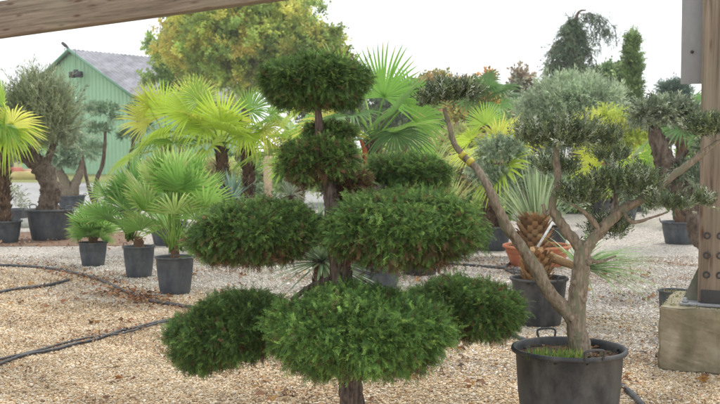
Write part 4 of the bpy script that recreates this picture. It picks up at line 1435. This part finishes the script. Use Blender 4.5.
v_ = np.vstack([tri - nb * .006, tri + nb * .006])
g.add(v_, [[0, 1, 2], [5, 4, 3]]); g.add(v_, [[0, 3, 4, 1], [1, 4, 5, 2], [2, 5, 3, 0]])
g.build("gusset", M_mossteel, post, col=False)
for dx, dy in ((-.2, -.13), (.24, -.13)):
    q = pcn + e * dx + nb * dy + ez * (PH + .025)
    g = Geo(); tube(g, [q, q + ez * .03], [.014, .014], 6, 2, resample=False)
    tube(g, [q, q + ez * .012], [.024, .024], 6, 2, resample=False)
    g.build("anchor_bolt", M_steel, post, col=False)
# steel plate fixed to the post's left flank, bottom edge seen at y = 84
zp = at(694, 84, 7.0)[2]
cpl = post0 - e * .07 + nb * .2
add_obj("steel_plate", M_steel, post, cpl + ez * ((zp + 3.4) / 2) , (.17, .012, 3.4 - zp), RM, .002)
q = cpl - e * .012 - nb * .008; q = np.array([q[0], q[1], at(694, 52, 7.0)[2]])
g = Geo(); tube(g, [q, q - nb * .012], [.011, .011], 8, 2, resample=False); g.build("bolt", M_black, post, col=False)

# rafter crossing the upper left corner, its underside from (0,35) to (270,0)
def on_plane(px, py, off=.12):
    r = ray(px, py); o = F0 + nb * off; n_ = nb
    t_ = ((o - np.array([0, 0, H])) @ n_) / (r @ n_)
    return np.array([0, 0, H]) + r * t_


A_, B_ = on_plane(0, 36), on_plane(265, 0)
d = norm(B_ - A_)
L0 = A_ - d * 1.2
tend = ((post0 + nb * 0 - A_) @ e) / (d @ e)
L1 = A_ + d * tend
upv = norm(np.cross(nb, d)); upv = upv if upv[2] > 0 else -upv
RB = np.stack([d, np.cross(upv, d), upv], -1)
bh, bw = .32, .14
ctr = (L0 + L1) / 2 + upv * bh / 2 + nb * bw / 2
o = add_obj("roof_beam", M_wood, None, ctr, (np.linalg.norm(L1 - L0), bw, bh), RB)
tag(o, "weathered wooden roof beam crossing the upper left corner", "beam")


# ------------------------------------------------------------------ irrigation hoses
def hose(label, pts, r=.013, dz=0.0, group="black irrigation hoses"):
    P = [gnd(x, y, .018) + [0, 0, dz] for x, y in pts]
    P = np.array(P); n = len(P) * 8
    g = Geo()
    Q_ = spline(P, n)
    Q_[:, 2] += np.abs(rng.normal(0, .002, n))
    tube(g, Q_, np.full(n, r), 8, resample=False)
    return tag(g.build("irrigation_hose", M_hose, smooth=True, col=False), label, "hose", group)


hose("black hose curving past the leaf litter in front of the dwarf palms", [(-20, 265), (20, 266), (49, 268.5), (75, 273), (97, 279), (118, 288), (134, 295), (150, 300.5), (162, 303), (187, 307), (215, 315)], .018)
hose("short black hose joining the curving hose at far left", [(-20, 294), (0, 292), (16, 289), (32, 287.5), (50, 285), (69, 280)], .018)
hose("front black hose lying across the tan gravel", [(-20, 371), (0, 364), (25, 355), (53, 350), (75, 344), (97, 339), (118, 332), (138, 327), (158, 322), (180, 319)], .012)
hose("thinner hose running alongside the front hose", [(-20, 366), (0, 360), (30, 353), (60, 345), (80, 340), (100, 336.5), (122, 334), (150, 326), (170, 321)], .009, .004)
hose("black hose crossing the pale gravel right of the conifer", [(400, 262), (440, 263), (465, 265), (490, 267), (515, 270), (530, 276)], .02)
hose("black hose looping out from behind the stump pot", [(512, 262), (506, 268), (514, 273), (530, 272)], .02)
hose("black hose running behind the front olive pot", [(500, 330), (510, 334), (522, 339), (540, 344), (575, 350)], .016)
hose("grey-black hose end at the bottom right, beside the front olive pot", [(598, 372), (612, 381), (624, 388), (634, 396), (643, 406), (650, 418)], .018)

# ------------------------------------------------------------------ fallen leaves
g = Geo()
def litter(path, n, spread, s=(.03, .06)):
    P = np.array([gnd(x, y, 0) for x, y in path])
    Q_ = spline(P, 200)
    q = Q_[rng.integers(0, 200, n)] + np.stack([rng.normal(0, spread, n), rng.normal(0, spread * 1.6, n), U(.018, .04, n)], -1)
    emit(g, BV * [1, 1.1, 2], LF, q, basis(rng.normal(0, 1, (n, 3)) * [1, 1, .35], np.tile([0, 0, 1.], (n, 1)) + rng.normal(0, .35, (n, 3))), U(*s, n), pick([(.32, .12, .05), (.24, .09, .04), (.42, .2, .09), (.16, .08, .05), (.4, .27, .14)], n))


litter([(60, 272), (100, 282), (135, 298), (160, 305)], 260, .13)
litter([(105, 292), (130, 296), (150, 302)], 200, .12)
litter([(20, 266), (100, 276)], 90, .15)
litter([(60, 345), (100, 337), (140, 327)], 110, .06, (.02, .045))
litter([(480, 265), (520, 270), (560, 300)], 120, .15)
litter([(600, 395), (625, 385)], 90, .05, (.02, .04))
litter([(590, 300), (640, 330), (650, 360)], 120, .2, (.015, .035))
n = 75000
yy = np.sqrt(U(5.2 ** 2, 14 ** 2, n)); xx = U(-1, 1, n) * .4 * yy
kp = (vn(xx, yy, 1.7, 2) * vn(xx, yy, 4.1, 8) > U(.12, .62, n)); xx, yy = xx[kp], yy[kp]; n = len(xx)
emit(g, BV * [1, .7, 2], LF, np.stack([xx, yy, U(.014, .03, n)], -1), basis(rng.normal(0, 1, (n, 3)) * [1, 1, .3], np.tile([0, 0, 1.], (n, 1)) + rng.normal(0, .3, (n, 3))), U(.014, .042, n) * np.where(U(0, 1, n) < .03, 1.6, 1), pick([(.26, .14, .07), (.17, .09, .05), (.42, .24, .10), (.1, .065, .04), (.3, .19, .1)], n))
for k_ in range(75):
    yc = math.sqrt(U(5.5 ** 2, 12.5 ** 2)); xc = U(-1, 1) * .38 * yc; n = int(rng.integers(2, 6))
    emit(g, BV * [1, 1.25, 2.5], LF, np.array([xc, yc, .03]) + rng.normal(0, 1, (n, 3)) * [.02, .02, .006], basis(rng.normal(0, 1, (n, 3)) * [1, 1, .45], np.tile([0, 0, 1.], (n, 1)) + rng.normal(0, .5, (n, 3))), U(.045, .08, n), pick([(.38, .16, .06), (.26, .11, .05), (.5, .27, .08), (.2, .1, .05)], n))
n = 700
yy = U(15, 18, n); xx = U(-9, -3.5, n)
emit(g, BV * [1, 1, 2], LF, np.stack([xx, yy, U(.01, .05, n)], -1), basis(rng.normal(0, 1, (n, 3)) * [1, 1, .3]), U(.03, .07, n), pick([(.36, .2, .12), (.22, .12, .08), (.45, .3, .2)], n))
tag(g.build("fallen_leaves", M_litter), "reddish brown fallen leaves scattered along the hoses and gravel", "leaves", kind="stuff")

# ------------------------------------------------------------------ haze
g = Geo(); box(g, (0, 45, 8), (130, 110, 18))
hm, hnt, hp = newmat("haze_air")
hnt.nodes.remove(hp)
pv = hnt.nodes.new("ShaderNodeVolumePrincipled")
pv.inputs["Color"].default_value = (.95, .97, 1, 1); pv.inputs["Density"].default_value = .0011
hnt.links.new(pv.outputs[0], hnt.nodes["Material Output"].inputs["Volume"])
tag(g.build("haze", hm, col=False), kind="stuff")
for o in bpy.data.objects:
    if "_o" in o: del o["_o"]
